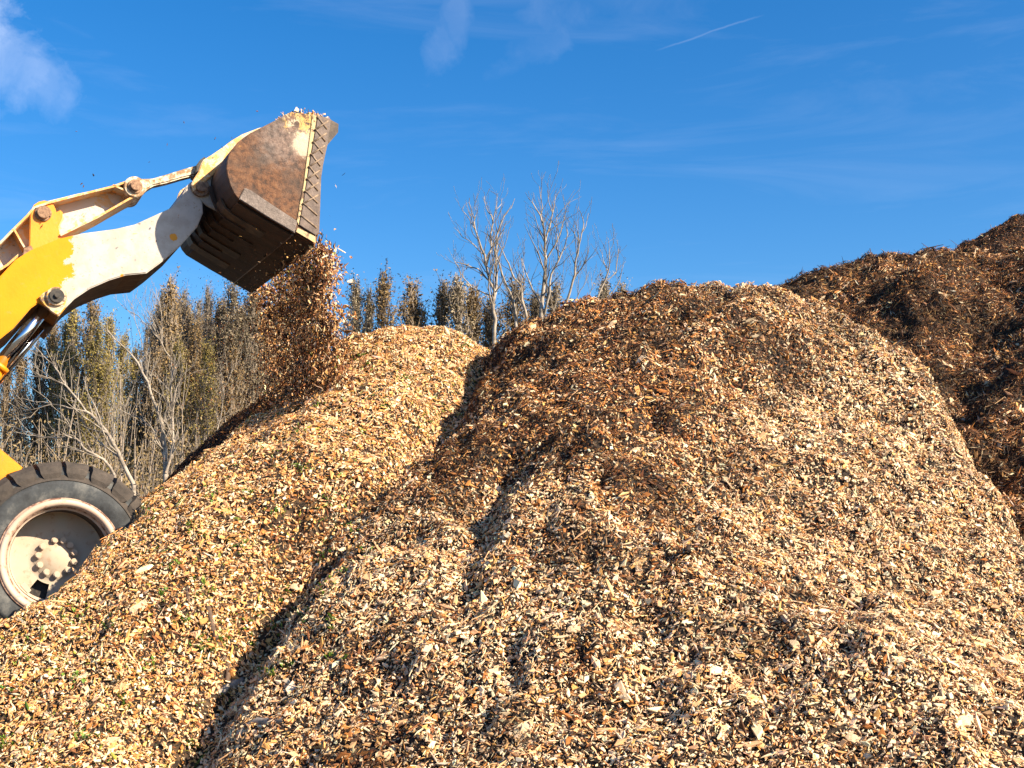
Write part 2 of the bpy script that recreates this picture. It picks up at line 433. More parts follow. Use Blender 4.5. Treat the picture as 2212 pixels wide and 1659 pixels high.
# sample chip positions over the union surface
DENS = 11500
area_n = int(DENS * (GX1 - GX0) * (GY1 - GY0))
px = rng.uniform(GX0 + .1, GX1 - .1, area_n); py = rng.uniform(GY0 + .1, GY1 - .1, area_n)
z = hz(px, py); nx = hz(px, py, GRX); ny = hz(px, py, GRY)
inv = np.sqrt(1 + nx ** 2 + ny ** 2)
keep = rng.random(area_n) < inv / 1.6
P = np.stack([px, py, z], 1); u, v = to_img(P)
keep &= (u > -260) & (u < 2212 + 260) & (v > 380) & (v < 1659 + 230) & (z > -.1)
nrm = np.stack([-nx, -ny, np.ones_like(nx)], 1) / inv[:, None]
view = P - np.array([0, 0, CAM_Z]); vd = np.linalg.norm(view, axis=1)
facing = -(nrm * view).sum(1) / vd
keep &= facing > -0.22
P, nrm, u, v, facing, vd = P[keep], nrm[keep], u[keep], v[keep], facing[keep], vd[keep]
# drop what is well behind a nearer crest
occ = np.zeros(len(P), bool)
for f in np.linspace(.5, .985, 34):
    Q = np.array([0, 0, CAM_Z]) + view[keep] * f; ok = (Q[:, 1] > GY0)
    occ |= ok & (Q[:, 2] < hz(Q[:, 0], Q[:, 1]) - 0.22)
P, nrm, u, v, vd = P[~occ], nrm[~occ], u[~occ], v[~occ], vd[~occ]
who = np.array([WHO[int(a), int(b_)] for a, b_ in zip((P[:, 0] - GX0) / GS, (P[:, 1] - GY0) / GS)])
print('chips', len(P)); open('/tmp/nchips','w').write(str(len(P)))
n = len(P)
X, Y = P[:, 0], P[:, 1]
big = np.exp(rng.normal(0, .53, n)).clip(.35, 3.3)
base = 0.0166 * big * (1 + .9 * (rng.random(n) < .02))
mixn = fbm(X * 1.3 + 3, Y * 1.3, 91, 3); fine = fbm(X * 2.8, Y * 2.8, 95, 2)
W = np.zeros((n, len(PK))); darken = np.zeros(n)
for ki, k in enumerate(names):
    m_ = who == ki
    if k == 'fresh': W[m_] = W_FRESH
    elif k in ('rear', 'shade'): W[m_] = W_REAR  # darkest palette; on the rear shoulder it stands in for shade
    elif k == 'dark':
        q = np.clip(.20 + mixn[m_] * .9, 0, .75)[:, None]; W[m_] = W_DARK * (1 - q) + W_REDD * q; darken[m_] = np.clip(.22 + 1.6 * fine[m_], 0, .65)
    else:
        # browner crown and upper left face, paler towards the right edge and the foot
        uu, vv = X[m_], P[m_, 2]
        q = np.clip(1.65 * np.exp(-((uu - .6) / 1.5) ** 2 - ((vv - 3.0) / 1.25) ** 2) + .9 * mixn[m_] + .7 * fine[m_] + .10 - .32 * np.clip(uu - .9, 0, 2) * np.clip(3.4 - vv, 0, 1), 0, 1)[:, None]
        W[m_] = W_PALE * (1 - q) + W_REDD * q; darken[m_] = np.clip(q[:, 0] * .20 + 1.0 * fine[m_] * q[:, 0] + .5 * fbm(uu * 5, Y[m_] * 5, 88, 2), 0, .45)
fr = who == names.index('fresh')
dk = np.clip(1.6 * mixn[fr] + 1.2 * fine[fr] - .25, 0, .8)[:, None]
W[fr] = W[fr] * (1 - dk) + np.array([.08, .12, .12, .08, .25, .2, .12, .02, .01, .01]) * dk
tint, idx = tints(n, W, rng)
tint[:, :3] *= (1 - darken)[:, None]        # darker chips in patches
fin = idx >= 4                                    # bark is finer and stringier
size = np.stack([base, base, base], 1)
size[fin] *= np.array([1.15, .62, .7])
spl = rng.random(n) < .02; size[spl] *= np.array([2.2, .7, .8])
dkp = (who >= 3); size[dkp] *= np.array([1.5, 1.0, .9]) * 1.0
variant = rng.integers(0, NSH, n); sl = dkp & (rng.random(n) < .35); variant[sl] = rng.integers(12, 20, sl.sum())
down = np.stack([nrm[:, 0], nrm[:, 1], -np.hypot(nrm[:, 0], nrm[:, 1]) ** 2], 1); down /= np.linalg.norm(down, axis=1, keepdims=True) + 1e-6
rot = frames(nrm, np.full(n, .40), rng)
lift = rng.uniform(-.006, .016, n) + .004
P2 = P + nrm * lift[:, None]
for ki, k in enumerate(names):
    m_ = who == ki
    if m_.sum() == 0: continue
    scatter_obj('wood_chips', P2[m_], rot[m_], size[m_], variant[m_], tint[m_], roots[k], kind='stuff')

# ground
gm, t, b = mat('bare_soil', 0.95)
c = ramp(t, noise(t, 0.6, 8, .65), [(0.35, (.06, .045, .03)), (0.6, (.11, .09, .055)), (0.75, (.07, .085, .03))]); t.links.new(c, b.inputs['Base Color']); bump(t, b, noise(t, 12, 6), .6, .05)
bm = bmesh.new(); bmesh.ops.create_circle(bm, cap_ends=True, segments=64, radius=4000); me = bpy.data.meshes.new('ground'); bm.to_mesh(me); bm.free()
put('ground', me, gm, kind='structure')

# ------------------------------------------------------------------ the wheel loader
HEAD = math.atan((-192 - 1106) / FPX / c_ * -1) if False else math.atan(1298 / FPX * c_)
hvec = np.array([math.cos(HEAD), math.sin(HEAD), 0]); avec = np.array([-math.sin(HEAD), math.cos(HEAD), 0])
VW = 0.06
WC = at(130, 1204, 9.0)
ORG = WC - avec * VW
loader = put('wheel_loader', None, None, None, label='yellow and grey wheel loader with raised arm tipping its rusty bucket over the fresh pile', category='wheel loader')
loader.location = ORG; loader.rotation_euler = (0, 0, HEAD)


def loc(xd, yd, v):
    """local (x,z) where the sight line of a photo point meets the plane y=v of the loader"""
    r = ray(xd, yd); c0 = np.array([0, 0, CAM_Z]) - ORG
    s = (v - c0 @ avec) / (r @ avec); p = c0 + r * s
    return (p @ hvec, p[2])


Z1 = lambda x, y: (345.6 + x / 3.6, 201.6 + y / 3.6)
Z2 = lambda x, y: (x / 3.6, 345.6 + y / 3.6)
Z3 = lambda x, y: (x / 2.743, 748.8 + y / 2.743)


def poly(fn, pts, v): return [loc(*fn(x, y), v) for x, y in pts]


def rounded(pts, it=1, keep_ends=True):
    for _ in range(it):
        o = []
        n = len(pts)
        for i in range(n):
            a, b_ = pts[i], pts[(i + 1) % n]
            o.append((a[0] * .75 + b_[0] * .25, a[1] * .75 + b_[1] * .25)); o.append((a[0] * .25 + b_[0] * .75, a[1] * .25 + b_[1] * .75))
        pts = o
    return pts


def prism(pts, v0, v1, bev=0.006, smooth=False):
    bm = bmesh.new()
    A = [bm.verts.new((x, v0, z)) for x, z in pts]; B = [bm.verts.new((x, v1, z)) for x, z in pts]
    fa = bm.faces.new(A); fb = bm.faces.new(B[::-1]); n = len(pts)
    for i in range(n):
        j = (i + 1) % n; bm.faces.new((A[j], A[i], B[i], B[j]))
    bmesh.ops.recalc_face_normals(bm, faces=bm.faces)
    if bev: bmesh.ops.bevel(bm, geom=list(fa.edges) + list(fb.edges), offset=bev, segments=2, affect='EDGES', clamp_overlap=True)
    return bm


def strip(path, th, v0, v1, closed=False):
    """a plate of thickness th bent along the path (x,z), spanning v0..v1 ; thickness to the left of the path"""
    bm = bmesh.new(); n = len(path); off = []
    for i in range(n):
        a = np.array(path[max(0, i - 1)]); c = np.array(path[min(n - 1, i + 1)]); d = c - a; d = d / np.linalg.norm(d); off.append(np.array(path[i]) + np.array([-d[1], d[0]]) * th)
    rows = []
    for i in range(n):
        p, q = path[i], off[i]; rows.append([bm.verts.new((p[0], v0, p[1])), bm.verts.new((p[0], v1, p[1])), bm.verts.new((q[0], v1, q[1])), bm.verts.new((q[0], v0, q[1]))])
    for i in range(n - 1):
        a, b_ = rows[i], rows[i + 1]
        for k in range(4): bm.faces.new((a[k], a[(k + 1) % 4], b_[(k + 1) % 4], b_[k]))
    bm.faces.new(rows[0]); bm.faces.new(rows[-1][::-1])
    bmesh.ops.recalc_face_normals(bm, faces=bm.faces); return bm


def cyl(cx, cz, r, v0, v1, seg=28, bev=0.004, r2=None):
    pts = [(cx + r * math.cos(2 * math.pi * i / seg), cz + r * math.sin(2 * math.pi * i / seg)) for i in range(seg)]
    return prism(pts, v0, v1, bev)


def rodbm(p0, p1, r, seg=24, r1=None):
    bm = bmesh.new(); p0 = Vector(p0); p1 = Vector(p1); d = (p1 - p0); L = d.length
    M = Matrix.Translation((p0 + p1) / 2) @ d.to_track_quat('Z', 'Y').to_matrix().to_4x4()
    bmesh.ops.create_cone(bm, cap_ends=True, segments=seg, radius1=r, radius2=r if r1 is None else r1, depth=L, matrix=M); 
    for f in bm.faces: f.smooth = len(f.verts) == 4
    return bm


def part(name, bms, m, parent=loader, **props):
    if not isinstance(bms, list): bms = [bms]
    base = bms[0]
    for o in bms[1:]:
        tmp = bpy.data.meshes.new('tmp'); o.to_mesh(tmp); base.from_mesh(tmp); bpy.data.meshes.remove(tmp); o.free()
    me = bpy.data.meshes.new(name); base.to_mesh(me); base.free()
    return put(name, me, m, parent, **props)


# materials of the loader (object coordinates are the loader's own metres)
def wear(t, colr, spots, amt=0.5, scale=18):
    n = noise(t, scale, 6, .7); return mixc(t, mth(t, 'MULTIPLY', sstep(t, n, .58, .70), amt), colr, spots)


xb = loc(*Z2(560, 700), .57)[0]
ymat, t, b = mat('yellow_paint_worn_to_cream', 0.6); b.inputs['Specular IOR Level'].default_value = .2
sep = N(t, 'ShaderNodeSeparateXYZ'); t.links.new(N(t, 'ShaderNodeTexCoord').outputs['Object'], sep.inputs[0])
edge = mth(t, 'ADD', mth(t, 'ADD', sep.outputs['X'], mth(t, 'MULTIPLY', mth(t, 'SUBTRACT', noise(t, 9, 8, .78), .5), .50)), mth(t, 'MULTIPLY', sep.outputs['Z'], -0.12))
zb = loc(*Z2(560, 700), .57)[1]
fac = sstep(t, edge, xb - .12 * zb - .004, xb - .12 * zb + .006)
yel = mixc(t, sstep(t, noise(t, 3, 4), .35, .7), (.72, .255, .003), (.64, .22, .003))
yel = wear(t, yel, (.5, .24, .05), .5, 22)
crm = mixc(t, sstep(t, noise(t, 7, 6, .6), .4, .62), (.44, .41, .38), (.37, .335, .30))
crm = mixc(t, mth(t, 'MULTIPLY', sstep(t, noise(t, 34, 5, .7), .60, .66), .75), crm, (.30, .24, .17))
crm = mixc(t, mth(t, 'MULTIPLY', sstep(t, noise(t, 4.3, 5, .6, dist=1.0), .68, .72), .9), crm, (.70, .33, .05))
sepn = sep
for sx, sy, sr in ((1350, 600, .030), (1180, 1010, .012), (950, 900, .014)):
    pz = loc(*Z2(sx, sy), .57); ddx = mth(t, 'SUBTRACT', sep.outputs['X'], pz[0]); ddz = mth(t, 'SUBTRACT', sep.outputs['Z'], pz[1])
    dd = mth(t, 'ADD', mth(t, 'SQRT', mth(t, 'ADD', mth(t, 'MULTIPLY', ddx, ddx), mth(t, 'MULTIPLY', ddz, ddz))), mth(t, 'MULTIPLY_ADD', noise(t, 30, 3), .03, -.015))
    crm = mixc(t, mth(t, 'LESS_THAN', dd, sr), crm, (.60, .26, .03))
t.links.new(mixc(t, fac, yel, crm), b.inputs['Base Color']); bump(t, b, noise(t, 40, 5), .12, .01)

yplain, t, b = mat('yellow_paint', 0.45)
yel = mixc(t, sstep(t, noise(t, 5, 5), .4, .65), (.72, .255, .004), (.62, .21, .006)); yel = wear(t, yel, (.35, .18, .07), .7, 16)
t.links.new(yel, b.inputs['Base Color']); bump(t, b, noise(t, 35, 5), .15, .01)

worny, t, b = mat('worn_greasy_yellow', .7)
n1 = noise(t, 13, 7, .75, dist=.8); c = mixc(t, sstep(t, n1, .44, .5), (.60, .30, .05), mixc(t, sstep(t, noise(t, 20, 5), .45, .55), (.14, .09, .05), (.50, .40, .28))); t.links.new(c, b.inputs['Base Color']); bump(t, b, n1, .5, .01)

cream, t, b = mat('cream_worn_paint', 0.6)
n1 = noise(t, 6, 6, .65); c = mixc(t, sstep(t, n1, .42, .6), (.60, .43, .24), (.50, .44, .35))
c = mixc(t, mth(t, 'MULTIPLY', sstep(t, noise(t, 11, 6, .7, dist=.6), .47, .55), .85), c, (.62, .27, .04))
c = mixc(t, mth(t, 'MULTIPLY', sstep(t, noise(t, 23, 6, .7), .60, .66), .85), c, (.16, .09, .05))
t.links.new(c, b.inputs['Base Color']); bump(t, b, noise(t, 30, 6), .3, .01)

rusty, t, b = mat('rusty_cream_bar', 0.7)
c = mixc(t, sstep(t, noise(t, 16, 6, .7), .44, .55), (.62, .52, .38), (.26, .15, .07)); t.links.new(c, b.inputs['Base Color']); bump(t, b, noise(t, 40, 5), .4, .01)

lever_m, t, b = mat('yellow_and_grey_lever_paint', 0.55)
n1 = noise(t, 5, 6, .65); c = mixc(t, sstep(t, n1, .38, .55), (.56, .45, .36), (.50, .44, .39))
c = mixc(t, mth(t, 'MULTIPLY', sstep(t, noise(t, 8, 6, .7, dist=.8), .52, .6), .75), c, (.60, .30, .05))
c = mixc(t, mth(t, 'MULTIPLY', sstep(t, noise(t, 30, 5, .7), .62, .68), .8), c, (.14, .09, .06))
t.links.new(c, b.inputs['Base Color']); bump(t, b, noise(t, 30, 6), .25, .01)

rust, t, b = mat('rusted_bucket_steel', 0.62, 0.15)
n1 = noise(t, 22, 8, .75); n2 = noise(t, 3.0, 5, .6)
c = ramp(t, n1, [(0.38, (.032, .015, .009)), (0.52, (.115, .048, .021)), (0.66, (.17, .08, .035))])
c = mixc(t, sstep(t, n2, .42, .66), c, ramp(t, n1, [(.35, (.04, .026, .02)), (.7, (.095, .06, .045))]))
cxy = loc(*Z1(960, 360), 0); sep = N(t, 'ShaderNodeSeparateXYZ'); t.links.new(N(t, 'ShaderNodeTexCoord').outputs['Object'], sep.inputs[0])


def blob(t, sep, fn, x, y, r, soft=.5, nsc=10, na=.5, v=0.):
    p = loc(*fn(x, y), v); dx = mth(t, 'SUBTRACT', sep.outputs['X'], p[0]); dz = mth(t, 'SUBTRACT', sep.outputs['Z'], p[1])
    d = mth(t, 'SQRT', mth(t, 'ADD', mth(t, 'MULTIPLY', dx, dx), mth(t, 'MULTIPLY', dz, dz)))
    d = mth(t, 'ADD', mth(t, 'MULTIPLY', d, 1 / r), mth(t, 'MULTIPLY', mth(t, 'SUBTRACT', noise(t, nsc, 7, .75), .5), na * 2))
    return mth(t, 'SUBTRACT', 1.0, sstep(t, d, 1 - soft, 1.0))


g1 = blob(t, sep, Z1, 960, 370, .30, .75, 25, .55); c = mixc(t, mth(t, 'MULTIPLY', g1, .35), c, ramp(t, n1, [(.4, (.10, .09, .09)), (.65, (.30, .29, .29))]))
g2 = blob(t, sep, Z1, 1100, 210, .17, .25, 12, .55); g2b = mth(t, 'MULTIPLY', g2, sstep(t, noise(t, 14, 5, .7, dist=1.6), .46, .52)); c = mixc(t, g2b, c, mixc(t, sstep(t, noise(t, 9, 4), .45, .6), (.42, .27, .09), (.38, .33, .25)))
g3 = blob(t, sep, Z1, 1130, 400, .13, .4, 22, .8); c = mixc(t, mth(t, 'MULTIPLY', g3, .6), c, (.60, .50, .38))
t.links.new(c, b.inputs['Base Color']); bump(t, b, n1, .55, .012)
b.inputs['Specular IOR Level'].default_value = .3

steel, t, b = mat('scuffed_grey_steel', 0.5, .3)
sc = N(t, 'ShaderNodeMapping'); sc.inputs['Scale'].default_value = (3, 3, 3); t.links.new(N(t, 'ShaderNodeTexCoord').outputs['Object'], sc.inputs[0])
n1 = noise(t, 14, 8, .75); c = ramp(t, n1, [(.35, (.045, .032, .027)), (.55, (.11, .085, .075)), (.72, (.21, .17, .155))]); t.links.new(c, b.inputs['Base Color']); bump(t, b, n1, .4, .01)

under, t, b = mat('dark_underside_steel', 0.7, .1)
n1 = noise(t, 8, 7, .7); c = ramp(t, n1, [(.35, (.018, .010, .007)), (.6, (.045, .024, .014)), (.78, (.10, .07, .045))]); t.links.new(c, b.inputs['Base Color']); bump(t, b, n1, .4, .02)

greyp, t, b = mat('grey_scraped_paint', 0.6)
n1 = noise(t, 6, 7, .7); c = ramp(t, n1, [(.36, (.20, .19, .18)), (.58, (.36, .35, .33)), (.72, (.55, .53, .5))]); t.links.new(c, b.inputs['Base Color']); bump(t, b, n1, .25, .01)

pinm, t, b = mat('rusty_pin_steel', 0.55, .4)
n1 = noise(t, 40, 5, .7); c = ramp(t, n1, [(.35, (.10, .05, .03)), (.65, (.32, .19, .11))]); t.links.new(c, b.inputs['Base Color']); bump(t, b, n1, .3, .005)
chrome, t, b = mat('chromed_rod', 0.09, 1.0); b.inputs['Base Color'].default_value = (.62, .64, .68, 1)
n1 = noise(t, 60, 3); t.links.new(mth(t, 'MULTIPLY_ADD', n1, .12, .04), b.inputs['Roughness'])
blackm, t, b = mat('black_grease', 0.6); c = ramp(t, noise(t, 50, 4), [(.4, (.01, .009, .008)), (.7, (.05, .04, .03))]); t.links.new(c, b.inputs['Base Color'])
guardm, t, b = mat('dark_bronze_steel', .6, .2); n1 = noise(t, 9, 6, .7); c = ramp(t, n1, [(.4, (.03, .02, .016)), (.7, (.12, .085, .055))]); t.links.new(c, b.inputs['Base Color']); bump(t, b, n1, .3, .01)

shellm, t, b = mat('dark_rusted_shell_steel', .7, .1)  # darker than the side rust: underside shade put into the colour
n1 = noise(t, 12, 8, .75); c = ramp(t, n1, [(.35, (.014, .008, .006)), (.6, (.036, .02, .013)), (.78, (.085, .06, .042))]); t.links.new(c, b.inputs['Base Color']); bump(t, b, n1, .4, .01)
cutm, t, b = mat('brown_cutter_steel', .6, .15)
n1 = noise(t, 16, 8, .75); c = ramp(t, n1, [(.35, (.05, .032, .026)), (.58, (.12, .085, .07)), (.74, (.22, .17, .14))]); t.links.new(c, b.inputs['Base Color']); bump(t, b, n1, .3, .01)
stripm, t, b = mat('chipped_cream_strip', .7)
n1 = noise(t, 16, 7, .75); c = mixc(t, sstep(t, n1, .50, .57), (.48, .37, .19), (.12, .065, .035)); t.links.new(c, b.inputs['Base Color']); bump(t, b, n1, .3, .006)
weldm, t, b = mat('tan_weld_bead', .7)
n1 = noise(t, 30, 6, .7); c = ramp(t, n1, [(.38, (.11, .07, .045)), (.62, (.30, .22, .15))]); t.links.new(c, b.inputs['Base Color'])
# --- bucket
BW = 2.06
side_pts = [(1010, 150), (1215, 170), (1325, 203), (1300, 400), (1265, 560), (1250, 660), (1245, 800), (1240, 950), (1235, 1080), (1205, 1185), (1040, 1085), (830, 960), (610, 825), (572, 778), (545, 720), (525, 655), (515, 590), (518, 540), (530, 490), (555, 440), (600, 385), (650, 345), (700, 312), (780, 272), (900, 210)]
SP = poly(Z1, side_pts, 0)
bucket = part('bucket', strip(SP[9:] + [SP[0], SP[1]], -.028, .016, BW - .016), shellm)
bucket_shell = bucket
for vv in (0., BW):
    s = part('side_plate', prism(SP, vv - .013 if vv == 0 else vv - .014, vv + .014 if vv == 0 else vv + .013, .004), rust, bucket)
part('underside_plate', strip(poly(Z1, [(1043, 1092), (830, 966), (616, 832)], 0)[::-1], -.012, .04, BW - .04), under, bucket)
lip = poly(Z1, [(1212, 1196), (1035, 1088)], 0)
part('cutting_edge', prism(poly(Z1, [(1207, 1187), (1040, 1088), (1048, 1076), (1180, 1150)], 0), .03, BW + .02, .004), under, bucket)
part('corner_guard', [prism(poly(Z1, [(655, 742), (700, 760), (860, 868), (1062, 1000), (1040, 1092), (830, 968), (612, 830), (622, 800)], -.0), -.030, -.0135, .005)], steel, bucket)
part('side_cutter', [prism(poly(Z1, [(1220, 178), (1322, 208), (1297, 400), (1262, 560), (1247, 660), (1242, 800), (1237, 950), (1232, 1078), (1204, 1112), (1075, 1030), (1100, 900), (1130, 720), (1165, 500), (1195, 330)], 0), -.028, -.0135, .004)], cutm, bucket)
part('edge_strip', prism(poly(Z1, [(1178, 174), (1216, 176), (1192, 330), (1161, 500), (1127, 720), (1097, 900), (1072, 1028), (1058, 1000), (1078, 880), (1110, 720), (1135, 520), (1160, 340)], 0), -.022, -.0135, .003), stripm, bucket)
part('corner_plate', prism(poly(Z1, [(1062, 1052), (1200, 1120), (1203, 1176), (1048, 1084)], 0), -.034, -.0295, .003), stripm, bucket)


def zrow(y):   # left and right limits of the cutter strip at height y in photo crop 1
    ys = [178, 330, 500, 720, 900, 1030]; xl = [1220, 1195, 1165, 1130, 1100, 1078]
    yr = [208, 400, 560, 660, 800, 950, 1078]; xr = [1318, 1292, 1258, 1243, 1238, 1233, 1226]
    return np.interp(y, ys, xl) + 3, np.interp(y, yr, xr) - 8


welds = []
for k, y0 in enumerate(np.arange(178, 1010, 96)):
    l0, _ = zrow(y0); _, r1 = zrow(min(y0 + 100, 1075)); welds.append(((l0, y0), (r1, min(y0 + 100, 1075))))
for k, y0 in enumerate(np.arange(262, 860, 96)):
    l1, _ = zrow(y0 + 22); _, r0 = zrow(y0 - 48); welds.append(((r0, y0 - 48), (l1, y0 + 22)))
for a, b_ in welds:
    pa, pb = loc(*Z1(*a), -.03), loc(*Z1(*b_), -.03)
    part('weld_bead', rodbm((pa[0], -.028, pa[1]), (pb[0], -.028, pb[1]), .0075, 8), weldm, bucket)
gp = poly(Z1, [(1326, 203), (1390, 238), (1386, 302), (1294, 412), (1300, 330)], .03)
part('spill_guard', [prism(gp, .03, .045, .003), prism(gp, BW - .045, BW - .03, .003), strip([gp[0], gp[1], gp[2]], -.012, .045, BW - .045)], guardm, bucket)
part('top_lip', prism(poly(Z1, [(1215, 166), (1330, 200), (1328, 214), (1213, 180)], 0), .016, BW - .016, .003), rust, bucket)
for v0 in (.30, .72, 1.14, 1.56):
    part('wear_strip', strip(poly(Z1, [(900, 1012), (800, 952), (640, 853), (585, 812), (550, 740)], 0)[::-1], -.018, v0, v0 + .17), guardm if v0 != .72 else under, bucket)
for v0 in (.46, .88, 1.3):
    part('reinforcing_rib', strip(poly(Z1, [(780, 942), (620, 842), (560, 768), (530, 690), (505, 600)], 0)[::-1], -.03, v0, v0 + .03), under, bucket)
part('seam_weld', rodbm((loc(*Z1(1038, 1092), 0)[0], .02, loc(*Z1(1038, 1092), 0)[1]), (loc(*Z1(1038, 1092), 0)[0], BW - .02, loc(*Z1(1038, 1092), 0)[1]), .011, 6), steel, bucket)
# hinge brackets on the back of the bucket, in the planes of the arms
for va in (.60, 1.40):
    hp = poly(Z1, [(225, 735), (262, 668), (300, 640), (420, 560), (560, 500), (640, 640), (640, 820), (560, 900), (505, 945), (430, 905), (360, 868), (330, 840), (290, 810)], .57)
    br = part('hinge_bracket', prism(hp, va - .03, va + .0, .005), greyp, bucket)
    pc = loc(*Z1(312, 738), .57)
    part('hinge_pin', [cyl(*pc, .075, va - .06, va - .03), cyl(*pc, .042, va - .085, va - .06)], pinm, bucket)
for va in (.53, 1.49):
    part('back_bracket', prism(poly(Z1, [(800, 262), (770, 268), (640, 318), (560, 365), (480, 425), (400, 480), (340, 515), (322, 545), (300, 610), (262, 668), (245, 705), (258, 762), (330, 705), (440, 610), (520, 545), (620, 460), (800, 420)], .53), va, va + .035, .006), cream, bucket)
# spilled chips resting on the upper edge of the bucket are placed further below

# --- lift arm
armp = [(0, 905), (120, 775), (240, 700), (370, 648), (450, 613), (640, 570), (900, 535), (1050, 500), (1200, 432), (1330, 372), (1400, 300)]
arm2 = [(190, 762), (205, 722), (245, 684), (285, 720), (330, 850), (335, 930), (290, 1040), (165, 1180), (60, 1272)]
A1 = [Z2(x, y) for x, y in armp]; A2 = [Z1(x, y) for x, y in arm2]
armb = [(1245, 803), (1140, 880), (980, 895), (850, 935), (700, 1000), (580, 1080), (510, 1150), (460, 1212), (300, 1110), (240, 1152), (100, 1312), (0, 1392)]
A3 = [Z2(x, y) for x, y in armb]
start = A1[0]; lowl = A3[-1]
ext = [(-60, 770), (-260, 1010), (-250, 1090), (-140, 985)]
AP = [loc(x, y, .57) for x, y in ext[:1] + A1 + A2 + A3 + [(-60, 790)]] if False else [loc(x, y, .57) for x, y in [(-330, 1010), (-120, 760)] + A1 + A2 + A3 + [(-120, 870), (-300, 1080)]]
armshade, t, b = mat('shade_dark_underside', .8)  # dark brown paints shade onto the downward faces of the arm
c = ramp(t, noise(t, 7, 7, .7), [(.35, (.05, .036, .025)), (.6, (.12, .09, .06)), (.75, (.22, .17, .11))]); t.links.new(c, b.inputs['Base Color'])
arm = part('lift_arm', prism(AP, .57, 1.43, .008), [ymat, armshade])
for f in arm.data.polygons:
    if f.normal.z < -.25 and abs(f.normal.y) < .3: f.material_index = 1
# pivot boss of the lift cylinder
bp = poly(Z2, [(306, 1062), (345, 1030), (392, 1002), (450, 988), (500, 1005), (522, 1050), (512, 1105), (490, 1160), (452, 1218), (395, 1180), (340, 1130), (318, 1100)], .55)
boss = part('cylinder_bracket', prism(bp, .535, .5695, .006), worny, arm)
pc = loc(*Z2(438, 1062), .53); part('bracket_collar', cyl(*pc, .072, .508, .535), worny, arm)
part('grease_pin', [cyl(*pc, .055, .49, .505), cyl(*pc, .02, .47, .49, 12)], blackm, arm)
pc2 = loc(*Z2(392, 1110), .53); part('bolt', cyl(*pc2, .018, .515, .535, 6), cream, arm)
fp = poly(Z2, [(310, 1285), (330, 1240), (420, 1180), (440, 1260), (410, 1305), (372, 1348), (340, 1322)], .95)
part('far_cylinder_bracket', prism(fp, 1.05, 1.3, .006), under, arm)
# cylinder rods and barrels
for va in (.665, 1.30):
    q0, q1, q2, q3 = (loc(*Z2(372, 1130), .72), loc(*Z2(-5, 1595), .72), loc(*Z2(-30, 1625), .72), loc(*Z2(-700, 2430), .72))
    part('cylinder_rod', rodbm((q0[0], va, q0[1]), (q1[0], va, q1[1]), .050, 32), chrome)
    part('cylinder_barrel', [rodbm((q1[0], va, q1[1]), (q2[0], va, q2[1]), .082, 32), rodbm((q2[0], va, q2[1]), (q3[0], va, q3[1]), .068, 32)], yplain)
q0, q1 = loc(*Z2(330, 1305), .80), loc(*Z2(-10, 1700), .80)
part('hydraulic_pipe', rodbm((q0[0], .84, q0[1]), (q1[0], .84, q1[1]), .02, 12), chrome)
part('hydraulic_hose', rodbm((q0[0] - .02, .87, q0[1] - .05), (q1[0] - .02, .87, q1[1] - .05), .018, 10), blackm)

# --- tilt lever (Z-bar) and its support tower
LV = .86
web = poly(Z2, [(345, 325), (600, 262), (870, 205), (990, 160), (1050, 150), (1100, 175), (1110, 215), (1085, 275), (1020, 315), (760, 455), (520, 585), (455, 640), (300, 700), (150, 760), (60, 830), (0, 868), (-160, 960), (-200, 830), (0, 640), (110, 525), (200, 440), (250, 380)], LV)
lever = part('tilt_lever', prism(web, LV, LV + .06, .004), lever_m)


def flange(pts, th=14, v0=LV - .17, v1=LV + .16, mm=cream):
    path = poly(Z2, pts, LV - .13); return part('lever_flange', strip(path, th / 3.6 / 2700 * 9.9, v0, v1), mm, lever)


flange([(-160, 800), (0, 640), (110, 528), (200, 440), (260, 370), (380, 332), (620, 270), (870, 208), (990, 165)][::-1], 16)
flange([(870, 210), (930, 235), (1000, 268)], 14)
flange([(1085, 276), (1000, 320), (760, 458), (470, 600)][::-1], 16)
flange([(103, 555), (140, 620), (180, 690)], 14)
flange([(0, 868), (60, 830), (150, 750)], 16)
pcl = loc(*Z2(1050, 208), LV - .18)
part('lever_eye', [cyl(*pcl, .085, LV - .185, LV + .17)], rusty, lever)
part('lever_pin', [cyl(*pcl, .058, LV - .20, LV - .185), cyl(*pcl, .040, LV - .225, LV - .20)], pinm, lever)
tw = poly(Z2, [(226, 690), (228, 560), (232, 440), (240, 395), (262, 355), (300, 330), (340, 322), (385, 330), (415, 355), (432, 395), (448, 500), (468, 620), (400, 720), (300, 760)], .74)
tower = part('lever_tower', [prism(tw, .71, .74, .006)], yplain)
tw2 = part('lever_tower', [prism(tw, 1.08, 1.11, .006)], yplain)
pct = loc(*Z2(338, 410), .68)
part('tower_pin', [cyl(*pct, .062, .690, .71), cyl(*pct, .047, .665, .690)], pinm, tower)
part('paint_patch_lug', prism(poly(Z2, [(430, 410), (470, 392), (488, 410), (485, 450), (462, 500), (440, 540)], .8), .79, .86, .004), yplain, tower)
part('frame_gusset', prism(poly(Z2, [(170, 770), (185, 690), (240, 668), (260, 700), (240, 730)], .66), .64, .66, .004), pinm, tower)
